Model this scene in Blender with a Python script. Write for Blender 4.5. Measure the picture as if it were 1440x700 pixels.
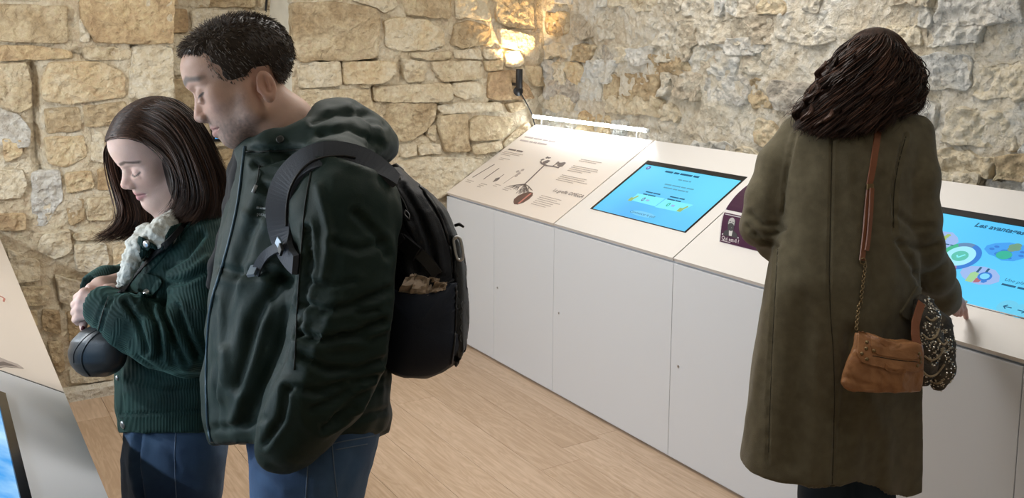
import bpy, bmesh, math, random
import numpy as np
from mathutils import Vector, Matrix
from mathutils.bvhtree import BVHTree

for o in list(bpy.data.objects):
    bpy.data.objects.remove(o)
scene = bpy.context.scene
COL = scene.collection

# ------------------------------------------------------------------ camera
FPX, PCX, PCY = 1330.9, 720.0, 225.28
YAW, PITCH, ROLL = .559024, .122595, -.0080814
CAMZ = 1.66
_fw = np.array([math.sin(YAW) * math.cos(PITCH), math.cos(YAW) * math.cos(PITCH), -math.sin(PITCH)])
_rt = np.array([math.cos(YAW), -math.sin(YAW), 0.0])
_dn = np.cross(_fw, _rt)
CR = math.cos(ROLL) * _rt + math.sin(ROLL) * _dn      # camera right
CD = -math.sin(ROLL) * _rt + math.cos(ROLL) * _dn     # camera down
CF = _fw
CAM = np.array([0, 0, CAMZ])
cd = bpy.data.cameras.new('camera')
cd.sensor_fit = 'HORIZONTAL'
cd.sensor_width = 36
cd.lens = FPX / 1440 * 36
cd.shift_y = -(350 - PCY) / 1440
cd.clip_start = .02
cam = bpy.data.objects.new('camera', cd)
COL.objects.link(cam)
m = Matrix.Identity(4)
for i in range(3):
    m[i][0] = CR[i]; m[i][1] = -CD[i]; m[i][2] = -CF[i]; m[i][3] = CAM[i]
cam.matrix_world = m
scene.camera = cam

DSH, RSC = 0.0, 1.0      # depth shift / size factor while one figure is being built
def W(x, y, d):
    """photo pixel + depth along the lens axis -> world point"""
    d = d + DSH
    return CAM + (CF + CR * (x - PCX) / FPX + CD * (y - PCY) / FPX) * d
def ray(x, y):
    return CF + CR * (x - PCX) / FPX + CD * (y - PCY) / FPX
def onplane(x, y, p0, n):
    r = ray(x, y); t = np.dot(np.array(p0) - CAM, n) / np.dot(r, n)
    return CAM + r * t
def proj(P):
    Q = P - CAM
    d = Q @ CF
    return PCX + FPX * (Q @ CR) / d, PCY + FPX * (Q @ CD) / d, d

# ------------------------------------------------------------------ world, exposure, large lights
w = bpy.data.worlds.new('world'); scene.world = w; w.use_nodes = True
w.node_tree.nodes['Background'].inputs[0].default_value = (.9, .93, 1, 1)
w.node_tree.nodes['Background'].inputs[1].default_value = .2
scene.view_settings.view_transform = 'Standard'
scene.view_settings.look = 'None'
scene.view_settings.gamma = 1
scene.view_settings.use_curve_mapping = False
scene.view_settings.exposure = 0.08

def area(name, loc, target, size, sizey, power, color):
    l = bpy.data.lights.new(name, 'AREA'); l.shape = 'RECTANGLE'
    l.size = size; l.size_y = sizey; l.energy = power; l.color = color
    o = bpy.data.objects.new(name, l); COL.objects.link(o)
    o.location = loc
    d = Vector(target) - Vector(loc)
    o.rotation_euler = d.to_track_quat('-Z', 'Y').to_euler()
    return o
area('ceiling_lamp', (1.85, 2.8, 2.85), (1.95, 2.8, 0), .5, 2.6, 44, (1, .96, .91))
area('ceiling_lamp', (1.35, .6, 2.85), (1.35, .6, 0), .5, 2.0, 7, (1, .96, .91))
area('ceiling_lamp', (.25, 3.9, 2.85), (.55, 4.9, .8), .9, .3, 4, (1, .86, .66))

area('wall_lamp', (-1.38, 3.0, 1.98), (.8, 3.3, 1.1), .12, .12, 34, (.90, .95, 1))

# ------------------------------------------------------------------ helpers
def tag(o, label=None, cat=None, group=None, kind=None):
    if label: o['label'] = label
    if cat: o['category'] = cat
    if group: o['group'] = group
    if kind: o['kind'] = kind
    return o
def empty(name, loc=(0, 0, 0), label=None, cat=None, group=None):
    o = bpy.data.objects.new(name, None); COL.objects.link(o)
    o.location = loc; o.empty_display_size = .05
    o['_loc'] = 0
    del o['_loc']
    return tag(o, label, cat, group)
def mkobj(name, verts, faces, mat, parent=None, smooth=False):
    me = bpy.data.meshes.new(name)
    if isinstance(verts, np.ndarray): verts = verts.tolist()
    if isinstance(faces, np.ndarray): faces = faces.tolist()
    me.from_pydata(verts, [], faces)
    me.update()
    if smooth: me.polygons.foreach_set('use_smooth', [True] * len(me.polygons))
    me.materials.append(mat)
    o = bpy.data.objects.new(name, me); COL.objects.link(o)
    if parent is not None:
        o.parent = parent
        pl = Vector((0, 0, 0)); q = parent
        while q is not None:
            pl += q.location; q = q.parent
        o.location = -pl
    return o
class MB:
    """collects simple shapes into one mesh"""
    def __init__(s): s.v = []; s.f = []
    def add(s, v, f):
        k = len(s.v); s.v += [tuple(map(float, p)) for p in v]; s.f += [[i + k for i in q] for q in f]
        return s
    def quad(s, a, b, c, d): return s.add([a, b, c, d], [[0, 1, 2, 3]])
    def box(s, x0, x1, y0, y1, z0, z1):
        v = [(x, y, z) for x in (x0, x1) for y in (y0, y1) for z in (z0, z1)]
        return s.add(v, [[0, 1, 3, 2], [4, 6, 7, 5], [0, 4, 5, 1], [2, 3, 7, 6], [0, 2, 6, 4], [1, 5, 7, 3]])
    def prism(s, poly, axis_fn, h0, h1):
        """poly list of 2d points, axis_fn(u,v,h)->xyz"""
        n = len(poly)
        v = [axis_fn(u, w_, h0) for u, w_ in poly] + [axis_fn(u, w_, h1) for u, w_ in poly]
        f = [list(range(n))[::-1], list(range(n, 2 * n))]
        f += [[i, (i + 1) % n, n + (i + 1) % n, n + i] for i in range(n)]
        return s.add(v, f)
    def tube(s, pts, rad, n=8, caps=True):
        pts = [np.array(p, float) for p in pts]
        if np.isscalar(rad): rad = [rad] * len(pts)
        T = [pts[min(i + 1, len(pts) - 1)] - pts[max(i - 1, 0)] for i in range(len(pts))]
        ref = np.array([.123, .456, .88]);
        a = np.cross(T[0], ref); a /= np.linalg.norm(a) + 1e-12
        V = []
        for p, t, r in zip(pts, T, rad):
            t = t / (np.linalg.norm(t) + 1e-12)
            a = a - t * np.dot(a, t); a /= np.linalg.norm(a) + 1e-12
            b = np.cross(t, a)
            for k in range(n):
                g = 2 * math.pi * k / n
                V.append(p + r * (math.cos(g) * a + math.sin(g) * b))
        F = []
        for i in range(len(pts) - 1):
            for k in range(n):
                F.append([i * n + k, i * n + (k + 1) % n, (i + 1) * n + (k + 1) % n, (i + 1) * n + k])
        if caps:
            F.append(list(range(n))[::-1]); F.append([(len(pts) - 1) * n + k for k in range(n)])
        return s.add(V, F)
    def ball(s, c, r, nu=12, nv=8, sc=(1, 1, 1), ax=None):
        c = np.array(c, float)
        V = []
        A = np.eye(3) if ax is None else np.array(ax)
        for j in range(nv + 1):
            th = math.pi * j / nv
            for i in range(nu):
                ph = 2 * math.pi * i / nu
                l = np.array([math.sin(th) * math.cos(ph) * sc[0], math.sin(th) * math.sin(ph) * sc[1], math.cos(th) * sc[2]]) * r
                V.append(c + l @ A)
        F = [[j * nu + i, (j + 1) * nu + i, (j + 1) * nu + (i + 1) % nu, j * nu + (i + 1) % nu] for j in range(nv) for i in range(nu)]
        return s.add(V, F)
    def build(s, name, mat, parent=None, smooth=False, bevel=0, weld=False):
        o = mkobj(name, s.v, s.f, mat, parent, smooth)
        bm = bmesh.new(); bm.from_mesh(o.data)
        bmesh.ops.remove_doubles(bm, verts=bm.verts, dist=1e-6)
        bmesh.ops.recalc_face_normals(bm, faces=bm.faces)
        if bevel: bmesh.ops.bevel(bm, geom=bm.edges[:] , offset=bevel, segments=2, affect='EDGES', profile=.5)
        bm.to_mesh(o.data); bm.free()
        return o

def smooth_poly(poly, it=2):
    """Chaikin"""
    p = [tuple(q) for q in poly]
    for _ in range(it):
        o = [p[0]]
        for a, b in zip(p[:-1], p[1:]):
            a, b = np.array(a), np.array(b); o += [tuple(a * .75 + b * .25), tuple(a * .25 + b * .75)]
        o.append(p[-1]); p = o
    return p

# ---- noise
def _hash(i, j, k):
    h = (i * 73856093) ^ (j * 19349663) ^ (k * 83492791)
    h = (h ^ (h >> 13)) * 1274126177
    h = h ^ (h >> 16)
    return (h & 0xffffff) / float(0xffffff)
def vnoise(P):
    P = np.asarray(P, float); i = np.floor(P).astype(np.int64); f = P - i; u = f * f * (3 - 2 * f)
    r = 0
    for a in (0, 1):
        for b in (0, 1):
            for c in (0, 1):
                wgt = (u[..., 0] if a else 1 - u[..., 0]) * (u[..., 1] if b else 1 - u[..., 1]) * (u[..., 2] if c else 1 - u[..., 2])
                r = r + wgt * _hash(i[..., 0] + a, i[..., 1] + b, i[..., 2] + c)
    return r
def fbm(P, octv=4, gain=.5):
    P = np.asarray(P, float); s = 0; a = 1; t = 0
    for o in range(octv):
        s = s + a * (vnoise(P * 2 ** o + 17.3 * o) - .5) * 2; t += a; a *= gain
    return s / t
def ridged(P, octv=3):
    P = np.asarray(P, float); s = 0; a = 1; t = 0
    for o in range(octv):
        s = s + a * (1 - np.abs(vnoise(P * 2 ** o + 9.1 * o) * 2 - 1)); t += a; a *= .5
    return s / t

# ---- materials
def nodes_of(m): return m.node_tree.nodes, m.node_tree.links
def mat(name, col, rough=.5, metal=0, spec=.5, bump=0, bscale=200, var=0, vscale=6, col2=None, sheen=0, coat=0, emit=None, estr=1, distort=0):
    m = bpy.data.materials.new(name); m.use_nodes = True
    n, l = nodes_of(m); b = n['Principled BSDF']
    b.inputs['Base Color'].default_value = (*col, 1)
    b.inputs['Roughness'].default_value = rough
    b.inputs['Metallic'].default_value = metal
    b.inputs['Specular IOR Level'].default_value = spec
    if sheen:
        b.inputs['Sheen Weight'].default_value = sheen; b.inputs['Sheen Roughness'].default_value = .4
    if coat: b.inputs['Coat Weight'].default_value = coat
    if emit:
        b.inputs['Emission Color'].default_value = (*emit, 1); b.inputs['Emission Strength'].default_value = estr
    if var or col2 or bump:
        tc = n.new('ShaderNodeTexCoord')
    if var or col2:
        nz = n.new('ShaderNodeTexNoise'); nz.inputs['Scale'].default_value = vscale; nz.inputs['Detail'].default_value = 6
        nz.inputs['Distortion'].default_value = distort
        l.new(tc.outputs['Object'], nz.inputs['Vector'])
        rp = n.new('ShaderNodeValToRGB')
        c2 = col2 if col2 else tuple(max(0, c * (1 - var)) for c in col)
        rp.color_ramp.elements[0].position = .35; rp.color_ramp.elements[1].position = .65
        rp.color_ramp.elements[0].color = (*c2, 1); rp.color_ramp.elements[1].color = (*col, 1)
        l.new(nz.outputs['Fac'], rp.inputs['Fac']); l.new(rp.outputs['Color'], b.inputs['Base Color'])
    if bump:
        nb = n.new('ShaderNodeTexNoise'); nb.inputs['Scale'].default_value = bscale; nb.inputs['Detail'].default_value = 4
        l.new(tc.outputs['Object'], nb.inputs['Vector'])
        bp = n.new('ShaderNodeBump'); bp.inputs['Strength'].default_value = bump; bp.inputs['Distance'].default_value = .004
        l.new(nb.outputs['Fac'], bp.inputs['Height']); l.new(bp.outputs['Normal'], b.inputs['Normal'])
    return m
def stone_mat(name, cols, bump=1.0, rnd=.5):
    m = bpy.data.materials.new(name); m.use_nodes = True
    n, l = nodes_of(m); b = n['Principled BSDF']; b.inputs['Roughness'].default_value = .92
    b.inputs['Specular IOR Level'].default_value = .15
    tc = n.new('ShaderNodeTexCoord'); oi = n.new('ShaderNodeObjectInfo')
    mul = n.new('ShaderNodeVectorMath'); mul.operation = 'ADD'
    l.new(tc.outputs['Object'], mul.inputs[0]); l.new(oi.outputs['Random'], mul.inputs[1])
    nz = n.new('ShaderNodeTexNoise'); nz.inputs['Scale'].default_value = 5.5; nz.inputs['Detail'].default_value = 9; nz.inputs['Roughness'].default_value = .62
    nz.inputs['Distortion'].default_value = .6
    l.new(mul.outputs[0], nz.inputs['Vector'])
    ad = n.new('ShaderNodeMath'); ad.operation = 'MULTIPLY_ADD'; ad.inputs[1].default_value = rnd; ad.inputs[2].default_value = -rnd / 2
    l.new(oi.outputs['Random'], ad.inputs[0])
    sm = n.new('ShaderNodeMath'); sm.operation = 'ADD'; l.new(nz.outputs['Fac'], sm.inputs[0]); l.new(ad.outputs[0], sm.inputs[1])
    rp = n.new('ShaderNodeValToRGB'); e = rp.color_ramp.elements
    for k, (p, c) in enumerate(cols):
        if k < 2: e[k].position = p; e[k].color = (*c, 1)
        else:
            q = e.new(p); q.color = (*c, 1)
    l.new(sm.outputs[0], rp.inputs['Fac'])
    n2 = n.new('ShaderNodeTexNoise'); n2.inputs['Scale'].default_value = 42; n2.inputs['Detail'].default_value = 8; n2.inputs['Roughness'].default_value = .65
    l.new(mul.outputs[0], n2.inputs['Vector'])
    mx = n.new('ShaderNodeMix'); mx.data_type = 'RGBA'; mx.blend_type = 'OVERLAY'; mx.inputs[0].default_value = .6
    l.new(rp.outputs['Color'], mx.inputs[6]); l.new(n2.outputs['Fac'], mx.inputs[7])
    l.new(mx.outputs[2], b.inputs['Base Color'])
    bp = n.new('ShaderNodeBump'); bp.inputs['Strength'].default_value = bump; bp.inputs['Distance'].default_value = .016
    l.new(n2.outputs['Fac'], bp.inputs['Height'])
    n3 = n.new('ShaderNodeTexNoise'); n3.inputs['Scale'].default_value = 150; n3.inputs['Detail'].default_value = 4
    l.new(mul.outputs[0], n3.inputs['Vector'])
    bp2 = n.new('ShaderNodeBump'); bp2.inputs['Strength'].default_value = bump * .6; bp2.inputs['Distance'].default_value = .004
    l.new(n3.outputs['Fac'], bp2.inputs['Height']); l.new(bp.outputs['Normal'], bp2.inputs['Normal'])
    # chipped facets at a few centimetres: distorted cell edges
    n5 = n.new('ShaderNodeTexNoise'); n5.inputs['Scale'].default_value = 11; n5.inputs['Detail'].default_value = 5
    l.new(mul.outputs[0], n5.inputs['Vector'])
    mxv = n.new('ShaderNodeVectorMath'); mxv.operation = 'MULTIPLY_ADD'; mxv.inputs[1].default_value = (.16, .16, .16)
    l.new(n5.outputs['Color'], mxv.inputs[0]); l.new(mul.outputs[0], mxv.inputs[2])
    vo = n.new('ShaderNodeTexVoronoi'); vo.inputs['Scale'].default_value = 17
    l.new(mxv.outputs[0], vo.inputs['Vector'])
    bp3 = n.new('ShaderNodeBump'); bp3.inputs['Strength'].default_value = .75; bp3.inputs['Distance'].default_value = .022
    l.new(vo.outputs['Distance'], bp3.inputs['Height']); l.new(bp2.outputs['Normal'], bp3.inputs['Normal'])
    l.new(bp3.outputs['Normal'], b.inputs['Normal'])
    return m
M = {}
M['stone'] = stone_mat('cream_stone', [(.22, (.44, .33, .20)), (.40, (.60, .49, .325)), (.55, (.68, .585, .425)), (.74, (.73, .66, .52))])
M['ochre'] = stone_mat('ochre_stone', [(.22, (.46, .32, .19)), (.42, (.62, .47, .28)), (.58, (.68, .55, .36)), (.75, (.71, .62, .46))])
M['pale'] = stone_mat('pale_stone', [(.22, (.50, .43, .33)), (.38, (.63, .57, .46)), (.55, (.70, .66, .57)), (.72, (.66, .66, .63))])
M['grey'] = stone_mat('grey_stone', [(.28, (.50, .45, .38)), (.45, (.60, .57, .51)), (.6, (.67, .66, .62)), (.75, (.70, .66, .58))])
M['mortar'] = stone_mat('mortar', [(.25, (.42, .33, .22)), (.45, (.62, .52, .37)), (.6, (.68, .60, .46)), (.75, (.72, .65, .52))], rnd=0)
M['mortar_pale'] = stone_mat('pale_mortar', [(.25, (.46, .38, .28)), (.42, (.64, .57, .45)), (.58, (.70, .66, .57)), (.75, (.66, .67, .66))], rnd=0)
M['plaster'] = mat('plaster', (.70, .66, .56), .9, bump=.3, bscale=60, var=.12, vscale=8)
M['white'] = mat('white_laminate', (.70, .73, .78), .42, spec=.4)
M['white_top'] = mat('white_panel', (.72, .70, .68), .35, spec=.5)
M['print'] = mat('printed_panel', (.74, .67, .61), .4, spec=.4)
M['dark'] = mat('dark_gap', (.02, .02, .022), .8)
M['black'] = mat('black_metal', (.012, .012, .014), .42)
M['steel'] = mat('steel', (.6, .6, .62), .3, metal=1)
M['bezel'] = mat('black_bezel', (.006, .006, .008), .18, spec=.6)
M['ink'] = mat('grey_ink', (.16, .13, .12), .6)
M['ink2'] = mat('light_ink', (.42, .36, .33), .6)
M['pink'] = mat('pink_ink', (.5, .2, .16), .6)
M['led'] = mat('led', (1, 1, 1), .5, emit=(.84, .93, 1), estr=42)
M['led2'] = mat('led_bright', (1, 1, 1), .5, emit=(.74, .87, 1), estr=48)
M['clear'] = mat('acrylic', (.75, .78, .8), .2)
# ------------------------------------------------------------------ floor planks
def wood_mat():
    m = bpy.data.materials.new('oak_plank'); m.use_nodes = True
    n, l = nodes_of(m); b = n['Principled BSDF']
    b.inputs['Roughness'].default_value = .42; b.inputs['Specular IOR Level'].default_value = .35
    tc = n.new('ShaderNodeTexCoord'); oi = n.new('ShaderNodeObjectInfo')
    cx = n.new('ShaderNodeCombineXYZ')
    mu = n.new('ShaderNodeMath'); mu.operation = 'MULTIPLY'; mu.inputs[1].default_value = 37
    l.new(oi.outputs['Random'], mu.inputs[0])
    l.new(mu.outputs[0], cx.inputs[0]); l.new(mu.outputs[0], cx.inputs[1]); l.new(mu.outputs[0], cx.inputs[2])
    ad = n.new('ShaderNodeVectorMath'); ad.operation = 'ADD'
    l.new(tc.outputs['Object'], ad.inputs[0]); l.new(cx.outputs[0], ad.inputs[1])
    mp = n.new('ShaderNodeMapping'); mp.inputs['Scale'].default_value = (6, 1.0, 6)
    l.new(ad.outputs[0], mp.inputs['Vector'])
    nz = n.new('ShaderNodeTexNoise'); nz.inputs['Scale'].default_value = 2.2; nz.inputs['Detail'].default_value = 3; nz.inputs['Distortion'].default_value = .8
    l.new(mp.outputs[0], nz.inputs['Vector'])
    # contour rings of the noise = cathedral grain
    m1 = n.new('ShaderNodeMath'); m1.operation = 'MULTIPLY'; m1.inputs[1].default_value = 9
    l.new(nz.outputs['Fac'], m1.inputs[0])
    m2 = n.new('ShaderNodeMath'); m2.operation = 'SINE'
    m15 = n.new('ShaderNodeMath'); m15.operation = 'MULTIPLY'; m15.inputs[1].default_value = 6.28
    l.new(m1.outputs[0], m15.inputs[0]); l.new(m15.outputs[0], m2.inputs[0])
    mp2 = n.new('ShaderNodeMapping'); mp2.inputs['Scale'].default_value = (90, 4, 90)
    l.new(ad.outputs[0], mp2.inputs['Vector'])
    n2 = n.new('ShaderNodeTexNoise'); n2.inputs['Scale'].default_value = 1; n2.inputs['Detail'].default_value = 4
    l.new(mp2.outputs[0], n2.inputs['Vector'])
    mm = n.new('ShaderNodeMath'); mm.operation = 'MULTIPLY_ADD'; mm.inputs[1].default_value = .10
    l.new(m2.outputs[0], mm.inputs[0]); l.new(n2.outputs['Fac'], mm.inputs[2])
    m4 = n.new('ShaderNodeMath'); m4.operation = 'MULTIPLY_ADD'; m4.inputs[1].default_value = .28; m4.inputs[2].default_value = -.14
    l.new(oi.outputs['Random'], m4.inputs[0])
    m5 = n.new('ShaderNodeMath'); m5.operation = 'ADD'; l.new(mm.outputs[0], m5.inputs[0]); l.new(m4.outputs[0], m5.inputs[1])
    rp = n.new('ShaderNodeValToRGB'); e = rp.color_ramp.elements
    e[0].position = .25; e[0].color = (.43, .305, .205, 1); e[1].position = .8; e[1].color = (.585, .44, .325, 1)
    l.new(m5.outputs[0], rp.inputs['Fac']); l.new(rp.outputs['Color'], b.inputs['Base Color'])
    return m
M['oak'] = wood_mat()
fl = MB().box(-1.6, 3.3, -2, 5.1, -.06, -.012).build('floor', M['dark'])
tag(fl, 'light oak plank floor running along the white counters', 'floor', kind='structure')
rng = random.Random(4)
PW, PL = .192, 1.28
nrow = 0
x = -.9
while x < 2.52:
    off = -1.0 - rng.random() * PL
    y = off
    while y < 5.02:
        y0, y1 = max(y, -1.0), min(y + PL, 5.02)
        if y1 - y0 > .05:
            cx_, cy_ = x + PW / 2, (y0 + y1) / 2
            mb = MB().box(-PW / 2 + .0006, PW / 2 - .0006, -(y1 - y0) / 2 + .0006, (y1 - y0) / 2 - .0006, -.012, 0)
            p = mb.build('plank', M['oak'], None, bevel=.0012)
            p.parent = fl; p.location = (cx_, cy_, 0)
        y += PL
    x += PW; nrow += 1

# ------------------------------------------------------------------ stone walls
WY, WX = 4.665, 3.112            # front planes of the end wall and the right wall
def wall_grid(us, vs, to3, amp, seed, foot=None):
    U, V = np.meshgrid(us, vs, indexing='ij')
    P = np.stack([U, V, np.full_like(U, seed)], -1)
    h = amp * (1.2 * fbm(P * 5, 4) + .8 * (ridged(P * 9, 3) - .5) + .4 * fbm(P * 40, 2))
    pts = to3(U, V, h).reshape(-1, 3)
    nu, nv = U.shape
    idx = np.arange(nu * nv).reshape(nu, nv)
    F = np.stack([idx[:-1, :-1], idx[1:, :-1], idx[1:, 1:], idx[:-1, 1:]], -1).reshape(-1, 4)
    return pts, F
def endto(Y):
    return lambda U, V, h: np.stack([U, Y - h, V], -1)
def rightto(X):
    return lambda U, V, h: np.stack([X - h, U, V], -1)
def join_grids(parts):
    V, F, k = [], [], 0
    for v, f in parts: V.append(v); F.append(f + k); k += len(v)
    return np.concatenate(V), np.concatenate(F)
lin = lambda a, b, s: np.linspace(a, b, max(2, int(abs(b - a) / s) + 1))
NX0, NX1, NY = 1.03, 1.605, 5.02
gA = wall_grid(lin(-1.5, NX0, .014), lin(0, 2.95, .014), endto(WY + .013), .012, 1.7)
gB = wall_grid(lin(NX1, 3.25, .012), lin(0, 2.95, .012), endto(WY + .017), .010, 5.2)
gC = wall_grid(lin(NX0 - .02, NX1 + .03, .02), lin(0, 2.95, .02), endto(NY), .012, 8.1)
def reveal(X, sgn):
    ys = lin(WY + .018, NY + .02, .02); zs = lin(0, 2.95, .02)
    Yg, Zg = np.meshgrid(ys, zs, indexing='ij')
    h = .008 * fbm(np.stack([Yg, Zg, np.full_like(Yg, X)], -1) * 9, 4) - sgn * .0
    pts = np.stack([X + sgn * (np.exp(-(Yg - ys[0]) / .02) * .012) + h, Yg, Zg], -1).reshape(-1, 3)
    a, b = Yg.shape; idx = np.arange(a * b).reshape(a, b)
    return pts, np.stack([idx[:-1, :-1], idx[1:, :-1], idx[1:, 1:], idx[:-1, 1:]], -1).reshape(-1, 4)
def groove(g, lines):
    """open joints and holes raked out of the mortar"""
    V, F = g; u, v_, d = proj(V); D = np.zeros(len(V))
    for poly, wd, dep in lines:
        b = np.full(len(V), 1e9)
        for (ax_, ay), (bx, by) in zip(poly[:-1], poly[1:]):
            dx, dy = bx - ax_, by - ay; t = np.clip(((u - ax_) * dx + (v_ - ay) * dy) / (dx * dx + dy * dy + 1e-9), 0, 1); b = np.minimum(b, np.hypot(u - ax_ - t * dx, v_ - ay - t * dy))
        D += dep * np.exp(-(b / wd) ** 2)
    V = V.copy(); V[:, 1] += D
    return V, F
gA = groove(gA, [([(46, 88), (49, 150), (52, 215), (60, 250)], 5, .05), ([(187, 64), (191, 64.5)], 2.5, .06), ([(100, 76), (112, 70), (118, 80)], 3, .03), ([(78, 395), (90, 440)], 4, .03)])
gB = groove(gB, [([(436, 86), (482, 86), (530, 84)], 2.2, .05), ([(481, 88), (482, 116)], 1.8, .04), ([(614, 146), (614, 165), (600, 188)], 3, .04), ([(636, 116), (634, 140)], 2, .04), ([(564, 85), (566, 112)], 2.5, .03), ([(662, 200), (660, 216)], 2.5, .03), ([(708, 142), (690, 143)], 2.5, .03), ([(525, 122), (526, 142)], 2, .03)])
v, f = join_grids([gA, gB, gC])
wall_end = mkobj('wall_end', v, f, M['mortar'], None, True)
tag(wall_end, 'rough cream rubble stone wall with a tall recess', 'wall', kind='structure')
v, f = join_grids([reveal(NX1, 1), reveal(NX0, -1)])
rv = mkobj('recess_jamb', v, f, M['plaster'], wall_end, True)
v, f = wall_grid(lin(-2, 4.72, .011), lin(.0, 2.95, .011), rightto(WX + .028), .024, 3.3)
wall_right = mkobj('wall_right', v, f, M['mortar_pale'], None, True)
tag(wall_right, 'rough pale rubble wall with greyish limewash behind the counter', 'wall', kind='structure')
for nm, b, lb in [('wall_left', (-1.62, -1.5, -2, 4.7, 0, 2.95), 'plain plastered wall behind the nearer counter'), ('wall_back', (-1.62, 3.25, -2.1, -2, 0, 2.95), 'plain plastered wall opposite the stone end wall')]:
    tag(MB().box(*b).build(nm, M['plaster']), lb, 'wall', kind='structure')
tag(MB().box(-1.62, 3.25, -2.1, 5.1, 2.95, 3.02).build('ceiling', M['plaster']), 'plain pale plastered ceiling', 'ceiling', kind='structure')

def stone(poly, to3, parent, material, proud, seed, rough=.010, jit=.006, r0=None):
    rs = np.random.default_rng(seed)
    poly = np.array(poly, float)
    c0 = poly.mean(0)
    # resample outline, round the corners, roughen
    per = np.linalg.norm(np.roll(poly, -1, 0) - poly, axis=1)
    n = int(np.clip(per.sum() / .012, 20, 100))
    t = np.linspace(0, per.sum(), n, endpoint=False); cs = np.concatenate([[0], np.cumsum(per)])
    out = []
    for q in t:
        k = min(np.searchsorted(cs, q, 'right') - 1, len(poly) - 1)
        a = (q - cs[k]) / per[k]; out.append(poly[k] * (1 - a) + poly[(k + 1) % len(poly)] * a)
    out = np.array(out)
    for _ in range(1): out = .25 * np.roll(out, 1, 0) + .5 * out + .25 * np.roll(out, -1, 0)
    out += jit * np.stack([fbm(np.c_[out * 25, np.full(n, seed)], 2), fbm(np.c_[out * 25, np.full(n, seed + 50.)], 2)], 1)
    size = math.sqrt(per.sum() / 4)
    nr = int(np.clip(size / .012, 5, 20))
    e1_ = min(.06, .006 / size); ks = [(1.0, -.03), (1.0, proud * .35), (1 - e1_, proud * .85)] + [(1 - 2.2 * e1_ - (1 - 2.2 * e1_) * j / nr, proud) for j in range(nr)]
    tilt = rs.normal(size=2) * .05
    V, rows = [], []
    for k, h in ks:
        p = c0 + (out - c0) * k
        P3 = np.c_[p, np.full(n, seed * 3.7)]
        hh = np.full(n, h)
        if h > 0:
            am = 1 if h == proud else .4
            hh = hh + am * rough * (1.5 * fbm(P3 * 9, 3) + 1.8 * (ridged(P3 * 13, 3) - .5) + .8 * fbm(P3 * 50, 2)) + am * ((p - c0) @ tilt)
        V.append(to3(p[:, 0], p[:, 1], hh))
    V = np.concatenate(V)
    F = []
    for r in range(len(ks) - 1):
        for i in range(n):
            F.append([r * n + i, r * n + (i + 1) % n, (r + 1) * n + (i + 1) % n, (r + 1) * n + i])
    F.append([(len(ks) - 1) * n + i for i in range(n)])
    o = mkobj('stone', V, F, material, None, True)
    o.parent = parent
    me = o.data
    bm = bmesh.new(); bm.from_mesh(me); bmesh.ops.recalc_face_normals(bm, faces=bm.faces); bm.to_mesh(me); bm.free()
    return o
def px_end(pts, Y=WY):
    r = []
    for a, b in pts:
        q = onplane(a, b, (0, Y, 0), np.array([0, 1, 0])); r.append((q[0], q[2]))
    return r
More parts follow.
